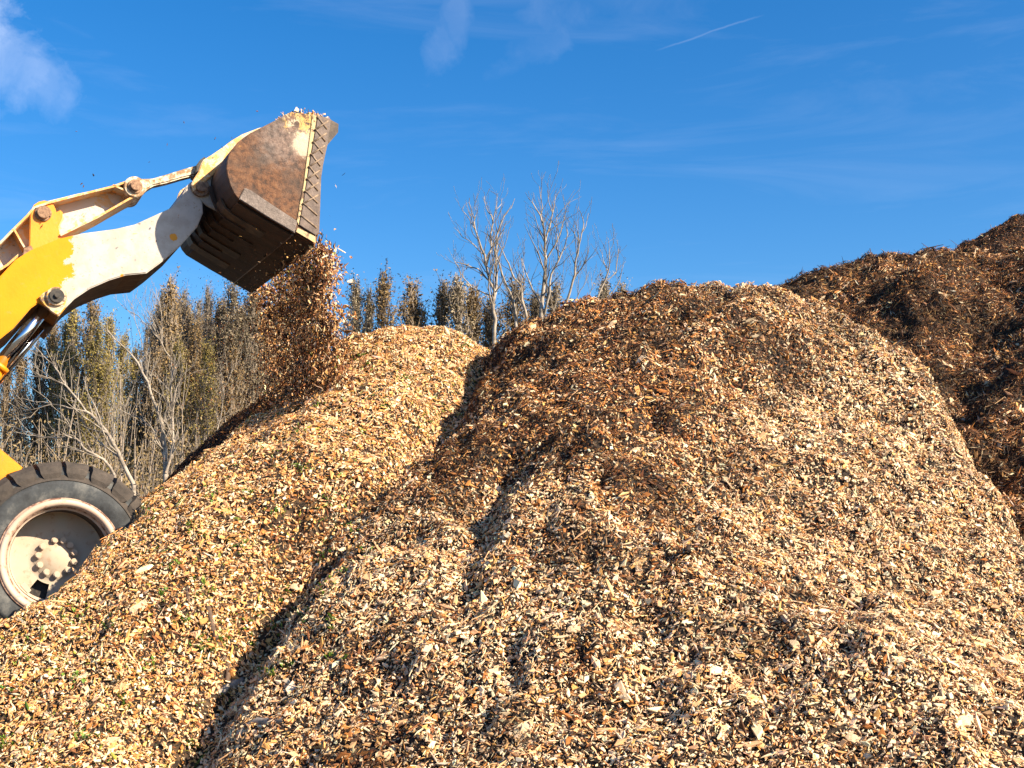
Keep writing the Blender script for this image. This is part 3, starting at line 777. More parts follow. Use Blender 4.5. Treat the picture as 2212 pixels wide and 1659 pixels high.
# link rod to the bucket
lk = poly(Z2, [(1000, 205), (1040, 150), (1110, 158), (1180, 155), (1300, 120), (1410, 85), (1512, 55), (1560, 40), (1560, 105), (1520, 125), (1400, 155), (1290, 188), (1190, 210), (1140, 240), (1105, 275), (1060, 290), (1010, 265)], LV + .03)
link = part('link_rod', prism(lk, LV - .02, LV + .09, .012), rusty)
part('link_clevis', prism(poly(Z2, [(1505, 120), (1515, 60), (1545, 15), (1580, -10), (1600, 30), (1570, 100), (1530, 135)], LV), LV - .07, LV + .14, .006), blackm, link)
kp = loc(*Z2(1068, 292), LV); part('grease_nipple', cyl(*kp, .02, LV - .03, LV + .02, 10), pinm, link)

# --- front frame and axle
fr1 = poly(Z3, [(-700, -150), (0, 602), (135, 715), (116, 747), (50, 770), (20, 800), (-60, 900), (-500, 1100), (-900, 900)], .50)
frame = part('front_frame', prism(fr1, .50, 1.5, .02), yplain)
WX, WZ = loc(130, 1204, VW)
part('axle', rodbm((WX, .45, WZ), (WX, 1.8, WZ), .14, 24), under)

# --- wheels
tyrem, t, b = mat('tyre_rubber', 0.85)
n1 = noise(t, 5, 7, .7); c = ramp(t, n1, [(.38, (.02, .022, .025)), (.52, (.042, .047, .052)), (.66, (.12, .12, .115))]); t.links.new(c, b.inputs['Base Color']); bump(t, b, noise(t, 50, 5), .25, .006)
treadm, t, b = mat('dusty_tread_rubber', 0.9)
n1 = noise(t, 9, 7, .7); c = ramp(t, n1, [(.35, (.028, .023, .02)), (.6, (.065, .052, .043)), (.75, (.13, .10, .08))]); t.links.new(c, b.inputs['Base Color']); bump(t, b, noise(t, 30, 6), .4, .01)
rimm, t, b = mat('dusty_cream_rim', 0.65)
n1 = noise(t, 12, 7, .7); c = mixc(t, sstep(t, noise(t, 4, 5), .4, .62), (.48, .38, .30), (.48, .33, .25)); c = mixc(t, mth(t, 'MULTIPLY', sstep(t, n1, .56, .64), .75), c, (.30, .17, .11)); t.links.new(c, b.inputs['Base Color']); bump(t, b, n1, .2, .006)
discm, t, b = mat('dusty_cream_disc', .7)
n1 = noise(t, 15, 7, .7); c = mixc(t, sstep(t, noise(t, 5, 5), .4, .62), (.44, .37, .29), (.45, .34, .25)); c = mixc(t, mth(t, 'MULTIPLY', sstep(t, n1, .54, .66), .65), c, (.32, .19, .12)); t.links.new(c, b.inputs['Base Color']); bump(t, b, n1, .3, .006)
rimr, t, b = mat('rust_streaked_rim_edge', 0.7)
n1 = noise(t, 18, 7, .75); c = mixc(t, sstep(t, n1, .46, .56), (.40, .26, .19), (.13, .06, .04)); t.links.new(c, b.inputs['Base Color']); bump(t, b, n1, .3, .006)


def lathe(profile, seg=96, skip=None, smooth=True):
    """profile (r, y) revolved about the y axis; skip(i,k) leaves a hole"""
    V = []; F = []
    for r, y in profile:
        for k in range(seg):
            a = 2 * math.pi * k / seg; V.append((r * math.cos(a), y, r * math.sin(a)))
    for i in range(len(profile) - 1):
        for k in range(seg):
            if skip and skip(i, k): continue
            k2 = (k + 1) % seg; F.append((i * seg + k, i * seg + k2, (i + 1) * seg + k2, (i + 1) * seg + k))
    me = mesh_np('lathe', V, F, smooth=smooth)
    return me


def wheel(y0, sgn):
    """outer face of the tyre at local y0, axle going inwards along +y*sgn"""
    w = bpy.data.objects.new('wheel', None); col.objects.link(w); w.parent = loader; w.location = (WX, y0, WZ)
    if sgn < 0: w.rotation_euler = (0, 0, math.pi)
    Rt = .655
    prof = [(.365, .06), (.375, .02), (.40, .0), (.46, -.022), (.52, -.020), (.545, -.012), (.552, .004), (.60, .012), (.645, .05), (Rt, .10), (Rt, .36), (.645, .40), (.60, .44), (.52, .47), (.44, .47), (.37, .42), (.365, .06)]
    tyre = put('tyre', lathe(prof, 128), tyrem, w)
    for pl in tyre.data.polygons: pass
    # tread lugs
    nl = 22; dm = None
    for k in range(nl):
        a0 = 2 * math.pi * k / nl
        bm = bmesh.new(); rows = []
        for (r, y, da, wid) in ((.553, -.004, 0, .036), (.605, -.010, .0, .060), (.655, .004, .0, .066), (.690, .05, .01, .072), (.690, .14, .03, .070), (.688, .235, .075, .050), (.645, .240, .075, .055), (.645, .10, .01, .075)):
            rows.append([bm.verts.new((r * math.cos(a0 + da + s * wid / r / 2 * 2.35), y, r * math.sin(a0 + da + s * wid / r / 2 * 2.35))) for s in (-1, 1)])
        for i in range(len(rows) - 1): bm.faces.new((rows[i][0], rows[i][1], rows[i + 1][1], rows[i + 1][0]))
        bm.faces.new([r[0] for r in rows]); bm.faces.new([r[1] for r in rows][::-1]); bmesh.ops.recalc_face_normals(bm, faces=bm.faces)
        if k == 0:
            part('tread_lug', bm, treadm, tyre)
            tmp = bpy.data.meshes.new('tread_lug'); 
        else: part('tread_lug', bm, treadm, tyre)
    band = lathe([(.550, -.016), (.556, -.012), (.64, .045), (.6565, .10), (.6565, .36)], 128); put('shoulder', band, treadm, tyre)
    rim = put('rim', lathe([(.395, .022), (.408, -.004), (.412, -.022), (.402, -.034), (.385, -.034), (.372, -.026), (.364, -.012), (.360, .006), (.352, .012), (.347, .03), (.338, .036)], 96), rimm, w)
    put('rim_barrel', lathe([(.338, .036), (.334, .06), (.330, .12), (.330, .272)], 96), under, rim)  # dark steel puts the shade of the recess into the barrel colour
    rr = put('rim_edge', lathe([(.420, .0), (.424, -.012), (.415, -.024), (.411, -.02)], 96), rimr, rim)
    rr2 = put('rim_ring', lathe([(.3605, .0), (.3575, .004), (.3505, .012), (.3515, .018)], 96), rimr, rim)
    seg = 96
    hole = lambda i, k: (i in (2, 3)) and (int(seg * (236 / 360)) <= k <= int(seg * (256 / 360)))
    disc = put('rim_disc', lathe([(.3295, .255), (.3295, .268), (.310, .272), (.26, .272), (.20, .272), (.155, .272), (.150, .264), (.100, .262), (.095, .256), (.0005, .256)], seg, hole), discm, rim)
    put('rim_back', lathe([(.329, .34), (.0005, .34)], 48), blackm, rim)
    part('valve_bracket', prism([(-.245, -.20), (-.215, -.175), (-.165, -.235), (-.19, -.262)], .20, .225, .003), rimm, rim)
    for ang in (98, 72, 44, 15, -15, -48, -87, -121, -154, 174, 142):
        a = R(ang); cx, cz = .126 * math.cos(a), .126 * math.sin(a)
        part('wheel_nut', [cyl(cx, cz, .024, .228, .268, 12, .006)], discm, rim)
    return w


wheel(VW, 1)
wheel(BW - VW, -1)

# spilled chips on the bucket lip and the falling stream
lipA, lipB = np.array(loc(*Z1(940, 186), 0)), np.array(loc(*Z1(1320, 205), 0))


def tow(x, v, zz): return ORG + hvec * x + avec * v + np.array([0, 0, 1]) * zz


n = 900; s = rng.random(n) ** .7; vv = rng.uniform(0.0, .6, n)
P = np.array([tow(*(np.append(lipA + (lipB - lipA) * q, 0)[[0]]), v_, (lipA + (lipB - lipA) * q)[1] + .0 + abs(rng.normal(0, .03)) * (1 - .5 * q) + .035 * math.sin(q * 3.1)) for q, v_ in zip(s, vv)])
Wt = np.tile(np.array([.35, .25, .1, .03, .1, .05, .05, .0, .05, .02]), (n, 1)); ti, ix = tints(n, Wt, rng)
sz = .028 * np.exp(rng.normal(0, .35, n)); sz = np.stack([sz] * 3, 1)
rt = rng.uniform(-3.1, 3.1, (n, 3))
scatter_obj('spilled_wood_chips', P, rt, sz, rng.integers(0, NSH, n), ti, None, kind='stuff', label='wood chips caught on the top edge of the tipped bucket', category='wood chips')

tip = loc(*Z1(1200, 1180), 0)


def stream(n, fine, seed):
    rg = np.random.default_rng(seed)
    v_ = np.where(rg.random(n) < .8, rg.beta(1.0, 1.9, n) * BW, rg.uniform(0, BW, n))
    t_ = rg.random(n)
    drop = 1.75 * t_
    lean = .17 * np.sqrt(t_) + .08 * t_
    x = tip[0] + .015 + lean + rg.laplace(0, .025 + .06 * t_, n) + .03 * np.sin(v_ * 9 + t_ * 11)
    cl = rg.integers(0, 170, n); ct = rg.random(170); cv = rg.random(170) ** 1.7 * BW; use = rg.random(n) < (.45 if not fine else .2)
    v_ = np.where(use, cv[cl] + rg.normal(0, .09, n), v_); drop = np.where(use, 1.75 * ct[cl] + rg.normal(0, .06, n), drop); x = np.where(use, tip[0] + .03 + .17 * np.sqrt(ct[cl]) + .1 * ct[cl] + (np.sin(cl * 12.9) * .07 * (.4 + ct[cl])) + rg.normal(0, .045, n), x)
    wob = .06 * np.sin(t_ * 17) * (rg.random(n) < .5)
    z_ = tip[1] + .03 - drop + rg.normal(0, .02, n)
    if fine:
        x = x + rg.normal(0, .10, n) * t_ - rg.exponential(.16, n) * t_
    return np.stack([x + wob, v_, z_], 1)


L = stream(24000, False, 4); L2 = stream(26000, True, 5)
# drift of dust and crumbs under the bucket
rg = np.random.default_rng(9); n3 = 9000
D3 = np.stack([tip[0] - .1 - rg.exponential(.55, n3) * .55, rg.uniform(.5, BW + .5, n3), tip[1] - .1 - 2.3 * rg.random(n3) ** .9], 1)
allL = np.concatenate([L, L2, D3]); kind_ = np.concatenate([np.zeros(len(L)), np.ones(len(L2)), np.full(n3, 2)])
P = ORG + np.outer(allL[:, 0], hvec) + np.outer(allL[:, 1], avec) + np.outer(allL[:, 2], [0, 0, 1])
ok = P[:, 2] > hz(P[:, 0], P[:, 1]) - .02; P = P[ok]; kind_ = kind_[ok]; n = len(P)
rg = np.random.default_rng(10)
Wc = np.where(kind_[:, None] == 0, np.array([.16, .19, .10, .04, .16, .18, .16, .0, .005, .005]), np.array([.03, .06, .08, .06, .25, .27, .25, .0, 0, 0]))
ti, ix = tints(n, Wc, rg)
sz = np.where(kind_ == 0, .027, np.where(kind_ == 1, .012, .009)) * np.exp(rg.normal(0, .38, n)); sz = np.stack([sz] * 3, 1)
scatter_obj('falling_wood_chips', P, rg.uniform(-3.1, 3.1, (n, 3)), sz, rg.integers(0, NSH, n), ti, None, kind='stuff', label='stream of wood chips and dust falling from the bucket onto the fresh pile', category='wood chips')
# separate flying crumbs seen against the sky
fly = [(555, 240, 9), (397, 264, 8), (165, 284, 7), (361, 312, 8), (322, 350, 9), (202, 378, 10), (176, 397, 9), (181, 402, 12), (742, 377, 9), (726, 402, 11), (465, 299, 9), (480, 318, 9), (518, 316, 12), (501, 298, 8), (398, 402, 8), (386, 465, 0)]
P = np.array([at(x, y, 9.3) for x, y, s_ in fly]); n = len(P); ti, ix = tints(n, np.tile(W_REAR, (n, 1)), rg); ti[9, :3] = PAL['cream']; sz = np.stack([np.array([max(s_, 5) * .0026 for _, _, s_ in fly])] * 3, 1)
scatter_obj('flying_crumbs', P, rg.uniform(-3, 3, (n, 3)), sz, rg.integers(0, NSH, n), ti, None, kind='stuff', label='small dark crumbs of bark flying in the sky left of the bucket', category='crumbs')

# ------------------------------------------------------------------ individual large pieces, leaves and twigs on the piles
splm, t, b = mat('pale_split_wood', .75)
mpn = N(t, 'ShaderNodeMapping'); mpn.inputs['Scale'].default_value = (3, 40, 40); t.links.new(N(t, 'ShaderNodeTexCoord').outputs['Object'], mpn.inputs[0])
c = ramp(t, noise(t, 2, 4, .6, mpn.outputs[0]), [(.36, (.36, .22, .11)), (.58, (.70, .52, .32))]); t.links.new(c, b.inputs['Base Color']); bump(t, b, noise(t, 2, 4, .6, mpn.outputs[0]), .3, .004)
barkm, t, b = mat('brown_bark_stick', .9)
c = ramp(t, noise(t, 30, 5, .7), [(.35, (.05, .03, .02)), (.65, (.17, .11, .07))]); t.links.new(c, b.inputs['Base Color']); bump(t, b, noise(t, 40, 5), .5, .006)
greywood, t, b = mat('grey_weathered_wood', .85)
c = ramp(t, noise(t, 22, 5, .7), [(.35, (.16, .13, .10)), (.65, (.36, .31, .26))]); t.links.new(c, b.inputs['Base Color'])


def cast(xd, yd):
    r = ray(xd, yd); last = None
    for d in np.arange(5.0, 21, .02):
        p = np.array([0, 0, CAM_Z]) + r * (d / r[1])
        if p[2] < hz(np.array([p[0]]), np.array([p[1]]))[0]: return p
    return None


def normal_at(p):
    a, b_ = hz(np.array([p[0]]), np.array([p[1]]), GRX)[0], hz(np.array([p[0]]), np.array([p[1]]), GRY)[0]
    v_ = Vector((-a, -b_, 1)); v_.normalize(); return v_


def splinter(seed, ratio, thick):
    r = random.Random(seed); bm = bmesh.new(); n = 6; rows = []
    for i in range(n + 1):
        x = i / n - .5; w = ratio * .5 * (1 - abs(2 * x) ** 2.4) ** .5 * r.uniform(.75, 1.15) + .012; zc = .06 * math.sin(i * .9 + seed); yc = .04 * math.sin(i * 1.3 + seed)
        rows.append([bm.verts.new((x, yc + s * w, zc + t_ * thick * r.uniform(.7, 1.2) * .5)) for s, t_ in ((-1, -1), (1, -1), (.8, 1), (-.8, 1))])
    for i in range(n):
        for k in range(4): bm.faces.new((rows[i][k], rows[i][(k + 1) % 4], rows[i + 1][(k + 1) % 4], rows[i + 1][k]))
    bm.faces.new(rows[0]); bm.faces.new(rows[-1][::-1]); bmesh.ops.recalc_face_normals(bm, faces=bm.faces)
    me = bpy.data.meshes.new('splinter'); bm.to_mesh(me); bm.free(); return me


SM = {(k, w): splinter(k * 7 + int(w * 10), w, .12) for k in range(3) for w in (.14, .3, .5)}
# (x, y, length px in the 2212 frame, tilt deg in picture, width class, material, label)
BIG = [
    (820, 1424, 62, 4, .3, splm, 'long pale splinter lying on the fresh pile beside a green leaf tuft', None),
    (1062, 1455, 40, 40, .5, splm, 'pale pointed chip standing out just right of the dark valley', None),
    (1147, 720 - 8, 40, 55, .3, splm, 'light splinter sticking out of the pale pile near its left shoulder', None),
    (1180, 718, 42, 32, .14, splm, 'long thin splinter on the pale pile just below its left shoulder', None),
    (1322, 703, 34, 50, .3, splm, 'slanted splinter high on the brown crown of the pale pile', None),
    (1372, 980, 56, 35, .3, splm, 'large tan splinter in the middle of the pale pile', None),
    (900, 1302, 48, 8, .5, splm, 'rounded whitish chip at the left foot of the pale pile', None),
    (1505, 1128, 38, 60, .3, splm, 'pale chip slanting on the middle of the pale pile', None),
    (1462, 1460, 60, 30, .3, splm, 'longest buff splinter low in the centre of the pale pile', None),
    (1130, 1580, 70, 55, .5, splm, 'broad flat pale chip at the bottom centre edge', None),
    (1240, 1362, 40, 20, .5, splm, 'broad pale chip below the middle of the pale pile', None),
    (1765, 1225 - 10, 44, 20, .5, splm, 'thick chip left of the darker hollow in the pale pile', None),
    (1720, 1398, 40, -60, .5, splm, 'square cut chip on the lower right of the pale pile', None),
    (2015, 1288, 46, 40, .3, splm, 'curved white splinter on the lower right of the pale pile', None),
    (1940, 1430, 44, 10, .5, splm, 'flat honey chip low on the right of the pale pile', None),
    (2120, 1392, 50, 20, .3, splm, 'long chip near the right edge of the pale pile', None),
    (2080, 1560, 60, 30, .5, splm, 'large pale chip in the lower right corner', None),
    (1850, 1600, 54, -15, .5, splm, 'wide chip at the bottom right edge', None),
    (1560, 1585, 48, 60, .3, splm, 'narrow chip near the bottom edge right of centre', None),
    (842, 1630, 46, 70, .5, splm, 'blunt pale chip at the bottom in the dark valley', None),
    (300, 1315, 52, 58, .5, splm, 'long pale chip on the fresh pile right under the wheel', None),
    (230, 1610, 60, 42, .3, splm, 'slanted pale splinter near the bottom left corner', None),
    (640, 1270, 36, 0, .5, splm, 'whitish chip on the right side of the fresh pile', None),
    (890, 1045, 36, 65, .3, splm, 'upright chip on the right flank of the fresh pile', None),
    (2345 - 300, 790, 34, -50, .3, splm, 'orange splinter on the dark bark pile', None),
    (2350 - 0 - 312, 640, 36, -55, .3, splm, 'pale curved chip high on the dark bark pile', None),
    (2055, 870, 30, 80, .5, splm, 'small white chip on the lower dark bark pile', None),
    (1000, 1240 + 10, 34, 60, .3, splm, 'short splinter beside the shaded left flank of the pale pile', None),
]
ni = 0
for k, (x, y, L_, ang, w, m_, lab, _) in enumerate(BIG):
    p = cast(x, y)
    if p is None: continue
    nv = normal_at(p); size_ = L_ / FPX * p[1] * .85
    me = SM[(k % 3, w)].copy(); o = put('wood_splinter', me, m_, None, label=lab, category='wood chip', group='large single chips lying on the piles')
    d = Vector((math.cos(R(ang)), 0, math.sin(R(ang)))); nn_ = (nv * .6 + Vector((0, -.6, .2))).normalized(); xa = (d - nn_ * d.dot(nn_)).normalized(); ya = nn_.cross(xa)
    o.matrix_world = Matrix.Translation(Vector(p) + nv * .012) @ Matrix((xa, ya, nn_)).transposed().to_4x4() @ Matrix.Scale(size_, 4)


def tube(V, F, pts, rad, seg=3):
    """append a tube along pts"""
    pts = np.asarray(pts, float); n = len(pts); d = np.gradient(pts, axis=0); d /= np.linalg.norm(d, axis=1, keepdims=True) + 1e-9
    ref = np.array([.3, .9, .2]); a = np.cross(d, ref); a /= np.linalg.norm(a, axis=1, keepdims=True) + 1e-9; b_ = np.cross(d, a)
    base = sum(len(v_) for v_ in V) if False else TB['n']
    ang = np.arange(seg) * 2 * math.pi / seg
    ring = pts[:, None, :] + (a[:, None, :] * np.cos(ang)[None, :, None] + b_[:, None, :] * np.sin(ang)[None, :, None]) * np.asarray(rad)[:, None, None]
    V.append(ring.reshape(-1, 3)); i = np.arange(n - 1)[:, None] * seg; k = np.arange(seg)[None, :]; k2 = (k + 1) % seg
    F.append(np.stack([base + i + k, base + i + k2, base + i + seg + k2, base + i + seg + k], 2).reshape(-1, 4)); TB['n'] += n * seg


TB = {'n': 0}
# bark sticks lying on the fresh pile
STK = [([(447, 1310), (455, 1345), (470, 1385), (485, 1420), (492, 1450), (488, 1480)], .022, barkm, 'crooked dark root lying down the fresh pile below the wheel', 'stick'),
       ([(404, 1272), (407, 1300), (412, 1332)], .018, barkm, 'short dark stick above the crooked root', 'stick'),
       ([(472, 1500), (500, 1482), (523, 1472)], .030, greywood, 'grey weathered wood piece at the lower end of the dark root', 'wood piece'),
       ([(512, 1600), (530, 1572), (560, 1562), (610, 1560)], .024, greywood, 'long bent grey wood piece near the bottom left', 'wood piece'),
       ([(678, 1352), (682, 1378), (695, 1402), (712, 1422)], .006, barkm, 'thin curved twig leading to the long pale splinter', 'twig'),
       ([(540, 1270), (545, 1240), (548, 1215)], .016, greywood, 'upright grey stick right of the wheel', 'stick'),
       ([(748, 1120), (752, 1090), (765, 1068)], .010, barkm, 'small brown stick on the right of the fresh pile', 'stick'),
       ([(2148, 508), (2142, 496), (2139, 488)], .006, greywood, 'thin pale twig poking up at the far top of the dark pile', 'twig'),
       ([(1884, 556), (1881, 545), (1880, 538)], .006, barkm, 'thin dark twig poking up from the dark pile crest', 'twig'),
       ([(1800, 700), (1812, 712), (1830, 722)], .008, barkm, 'stick lying where the dark pile meets the pale one', 'stick'),
       ([(1915, 555), (1910, 546), (1904, 538)], .005, greywood, 'fine pale twig on the crest right of the dark twig', 'twig')]
for pts, rr_, m_, lab, cat in STK:
    TB['n'] = 0; V = []; F = []; Q = []
    for x, y in pts:
        p = cast(x, y)
        if p is None: p = at(x, y, 14.2 if x < 2120 else 18.0)
        Q.append(p + np.array([0, -.006, .008]))
    Q = np.array(Q); rad = rr_ * np.array([.6 + .4 * math.sin(math.pi * (i + .5) / len(Q)) for i in range(len(Q))])
    Q = densify(np.c_[Q, np.zeros(len(Q))], .035)[:, :3]; Q = Q + rng.normal(0, .005, Q.shape); rad = rr_ * (.55 + .35 * np.sin(np.pi * np.linspace(.1, .9, len(Q)))) * np.exp(rng.normal(0, .16, len(Q)))
    c0 = Q[0].copy(); tube(V, F, Q - c0, rad, 7)
    o = put('stick', mesh_np('stick', np.concatenate(V), np.concatenate(F), True), m_, None, label=lab, category=cat); o.location = c0

# green leaf tufts
lfm, t, b = mat('green_leaf', .5); c = ramp(t, noise(t, 8, 2), [(.35, (.05, .14, .012)), (.65, (.16, .26, .03))]); t.links.new(c, b.inputs['Base Color'])
tuft_pts = [(350, 1290), (378, 1225), (440, 1278), (400, 1345), (430, 1395), (480, 1385), (445, 1420), (322, 1440), (552, 1395), (560, 1460), (585, 1460), (620, 1440), (700, 1280), (720, 1350), (480, 1390), (715, 1425), (12, 1500), (10, 1610), (180, 1600), (620, 1300), (655, 1020), (720, 1080), (760, 1140), (740, 1240), (320, 1110), (420, 1155), (600, 1115), (540, 1060), (455, 1075), (800, 1200), (830, 880), (880, 830), (800, 790), (1010, 740), (1010, 756), (760, 770), (690, 870), (640, 940), (910, 920), (420, 1615), (270, 1520), (160, 1480), (60, 1430), (90, 1380), (240, 1360), (550, 1330), (590, 1370), (690, 1210), (660, 1330), (520, 1190), (160, 1340), (500, 1345)]
tp = []
for x, y in tuft_pts:
    for q in range(8):
        p = cast(x + rng.normal(0, 11), y + rng.normal(0, 9))
        if p is not None: tp.append(p)
tp = np.array(tp); TBV = []; TBF = []; off = 0
for p in tp:
    for q in range(4):
        a = rng.uniform(0, 6.28); l = rng.uniform(.012, .032); w = l * .3; dx, dy = math.cos(a), math.sin(a); h = rng.uniform(.004, .03)
        c0 = p + [0, -.01, .015]
        TBV += [c0, c0 + [dx * l * .5 - dy * w, dy * l * .5 + dx * w, h * .7], c0 + [dx * l, dy * l, h], c0 + [dx * l * .5 + dy * w, dy * l * .5 - dx * w, h * .6]]; TBF.append((off, off + 1, off + 2, off + 3)); off += 4
put('green_leaves', mesh_np('green_leaves', TBV, np.array(TBF)), lfm, roots['fresh'], kind='stuff')

# ------------------------------------------------------------------ trees
def leafmat(name, a, b_, c_):
    m, t, b = mat(name, .8); oi = N(t, 'ShaderNodeObjectInfo'); n1 = noise(t, 3.0, 3)
    c = ramp(t, n1, [(.33, a), (.52, b_), (.7, c_)]); hsn = N(t, 'ShaderNodeHueSaturation'); t.links.new(c, hsn.inputs['Color'])
    t.links.new(mth(t, 'MULTIPLY_ADD', oi.outputs['Random'], .5, .75), hsn.inputs['Value']); t.links.new(hsn.outputs[0], b.inputs['Base Color']); b.inputs['Specular IOR Level'].default_value = .15
    return m


OLIVE = leafmat('yellow_green_poplar_leaves', (.13, .12, .035), (.25, .20, .06), (.36, .28, .09))
GREYB = leafmat('grey_brown_poplar_leaves', (.12, .10, .06), (.22, .18, .12), (.33, .28, .2))
BROWN = leafmat('brown_poplar_leaves', (.12, .08, .035), (.22, .15, .07), (.32, .23, .11))


BRUSH = leafmat('dry_brush_leaves', (.11, .08, .04), (.19, .14, .07), (.27, .205, .115))


def barkmat(name, a, b_):
    m, t, b = mat(name, .9); c = ramp(t, noise(t, 5, 6, .7), [(.36, a), (.6, b_)]); t.links.new(c, b.inputs['Base Color']); return m


PALEB = barkmat('pale_bark', (.13, .105, .08), (.38, .325, .265)); TWIGM = barkmat('grey_brown_twigs', (.12, .095, .07), (.30, .245, .19)); DTWIG = barkmat('grey_twig_bark', (.12, .10, .08), (.30, .26, .21))


def poplar_meshes(seed, H, wid, leafn, leaf_len=.105):
    rg = np.random.default_rng(seed); TB['n'] = 0; V = []; F = []
    zs = np.linspace(0, H, 9); tube(V, F, np.stack([rg.normal(0, .05, 9), rg.normal(0, .05, 9), zs], 1), np.linspace(.24, .02, 9), 5)
    tips = []
    for k in range(120):
        f = rg.random() ** .8; z0 = H * (.08 + .86 * f); L_ = H * (.10 + .16 * (1 - f)) * rg.uniform(.7, 1.2); a = rg.uniform(0, 6.28)
        out = wid * .5 * min(1, 2.3 * (1 - f) ** .9 + .05) * rg.uniform(.35, 1.1)
        s_ = np.linspace(0, 1, 6); r_ = out * np.sin(s_ * 1.57) ** .7; a_ = a + rg.normal(0, .25) * s_
        pts = np.stack([r_ * np.cos(a_), r_ * np.sin(a_), z0 + L_ * s_], 1) + rg.normal(0, .035, (6, 3)); tube(V, F, pts, np.linspace(.035, .008, 6), 3)
        tips.append(pts)
        for q in range(4):
            i = rg.integers(1, 5); l = rg.uniform(.4, 1.1); a2 = rg.uniform(0, 6.28); e = pts[i] + [.25 * l * math.cos(a2), .25 * l * math.sin(a2), l]
            m_ = (pts[i] + e) / 2 + rg.normal(0, .05, 3); tt_ = np.stack([pts[i], m_, e]); tube(V, F, tt_, [.014, .01, .005], 3); tips.append(tt_)
    bark = mesh_np('poplar_trunk', np.concatenate(V), np.concatenate(F))
    # leaves: small upright diamonds along the twigs
    idx = rg.integers(0, len(tips), leafn); u_ = rg.random(leafn)
    C0 = np.array([tips[i][min(int(u * (len(tips[i]) - 1)), len(tips[i]) - 2)] * (1 - (u * (len(tips[i]) - 1)) % 1) + tips[i][min(int(u * (len(tips[i]) - 1)) + 1, len(tips[i]) - 1)] * ((u * (len(tips[i]) - 1)) % 1) for i, u in zip(idx, u_)])
    C0 += rg.normal(0, .09, C0.shape) * [1, 1, 2.0]
    a = rg.normal(0, 1, (leafn, 3)); a[:, 2] += 1.2; a /= np.linalg.norm(a, axis=1, keepdims=True); b2 = np.cross(a, rg.normal(0, 1, (leafn, 3))); b2 /= np.linalg.norm(b2, axis=1, keepdims=True)
    l = leaf_len * np.exp(rg.normal(0, .3, (leafn, 1))); w = l * .45
    LV_ = np.stack([C0 - a * l / 2, C0 + b2 * w / 2, C0 + a * l / 2, C0 - b2 * w / 2], 1).reshape(-1, 3); LF = np.arange(leafn * 4).reshape(-1, 4)
    return bark, mesh_np('poplar_crown', LV_, LF)


POP = [poplar_meshes(s, 17.0, w, n_) for s, w, n_ in ((1, 1.6, 9000), (2, 1.9, 11000), (3, 1.4, 8000), (4, 2.1, 12000))]
POPB = [poplar_meshes(s, 17.0, w, n_, .08) for s, w, n_ in ((11, 1.5, 3600), (12, 1.8, 4200))]


def poplar(xd, ytop, d, kind, lab, group, wscale=1.0, lean=0.0):
    top = at(xd, ytop, d); src = POPB if kind == 'bare' else POP
    bk, cr = src[random.randrange(len(src))]
    r = bpy.data.objects.new('poplar_tree', None); col.objects.link(r); r.location = (top[0], d, 0)
    s_ = top[2] / 17.0 / 1.02
    r.scale = (s_ * wscale, s_ * wscale, s_); r.rotation_euler = (random.uniform(-.02, .02), lean, random.uniform(0, 6.28))
    r['label'] = lab; r['category'] = 'poplar tree'; r['group'] = group
    lm = {'olive': OLIVE, 'grey': GREYB, 'brown': BROWN, 'bare': GREYB}[kind]
    o = bpy.data.objects.new('trunk', bk); col.objects.link(o); o.parent = r
    if not bk.materials: bk.materials.append(TWIGM)
    c2 = cr
    if not c2.materials: c2.materials.append(lm)
    o2 = bpy.data.objects.new('crown', c2); col.objects.link(o2); o2.parent = r
    o2.material_slots[0].link = 'OBJECT'; o2.material_slots[0].material = lm


GR, GL = 'poplars in the row between and right of the falling chips', 'poplars in the tall belt at the left'
rightp = [(768, 612, 78, 'grey', 'slim poplar immediately right of the falling chips', .8), (790, 632, 80, 'grey', 'shorter slim poplar second to the right of the falling chips', .7),
          (838, 597, 78, 'brown', 'pointed poplar rising above the gap at the left pile crest', 1.0), (882, 613, 80, 'brown', 'wider brown poplar right of the pointed one', 1.1), (905, 650, 80, 'grey', 'low poplar tucked right of the wide brown one', .8),
          (947, 613, 79, 'brown', 'poplar standing alone just left of the bare trees', 1.05), (992, 604, 78, 'grey', 'dense poplar behind the left edge of the tallest bare tree', 1.2), (1030, 625, 79, 'brown', 'poplar behind the stems of the left bare tree', 1.2),
          (1062, 650, 80, 'grey', 'lower poplar between the bare tree stems', 1.1), (1112, 612, 78, 'brown', 'brown poplar behind the middle bare tree', 1.2), (1150, 640, 80, 'grey', 'poplar left of the tall dark bare trunk', 1.1),
          (1212, 622, 78, 'grey', 'poplar just behind the pale pile left shoulder', 1.0), (1300, 612, 79, 'grey', 'poplar top peeking over the pale pile crest', .9), (1335, 618, 80, 'grey', 'rightmost poplar top over the pale pile crest', .9), (1255, 660, 80, 'grey', 'small poplar top between two others over the pale crest', .9)]
for x, y, d, kd, lab, ws in rightp: poplar(x, y, d, kd, lab, GR, ws * 1.6, random.uniform(-.01, .02))
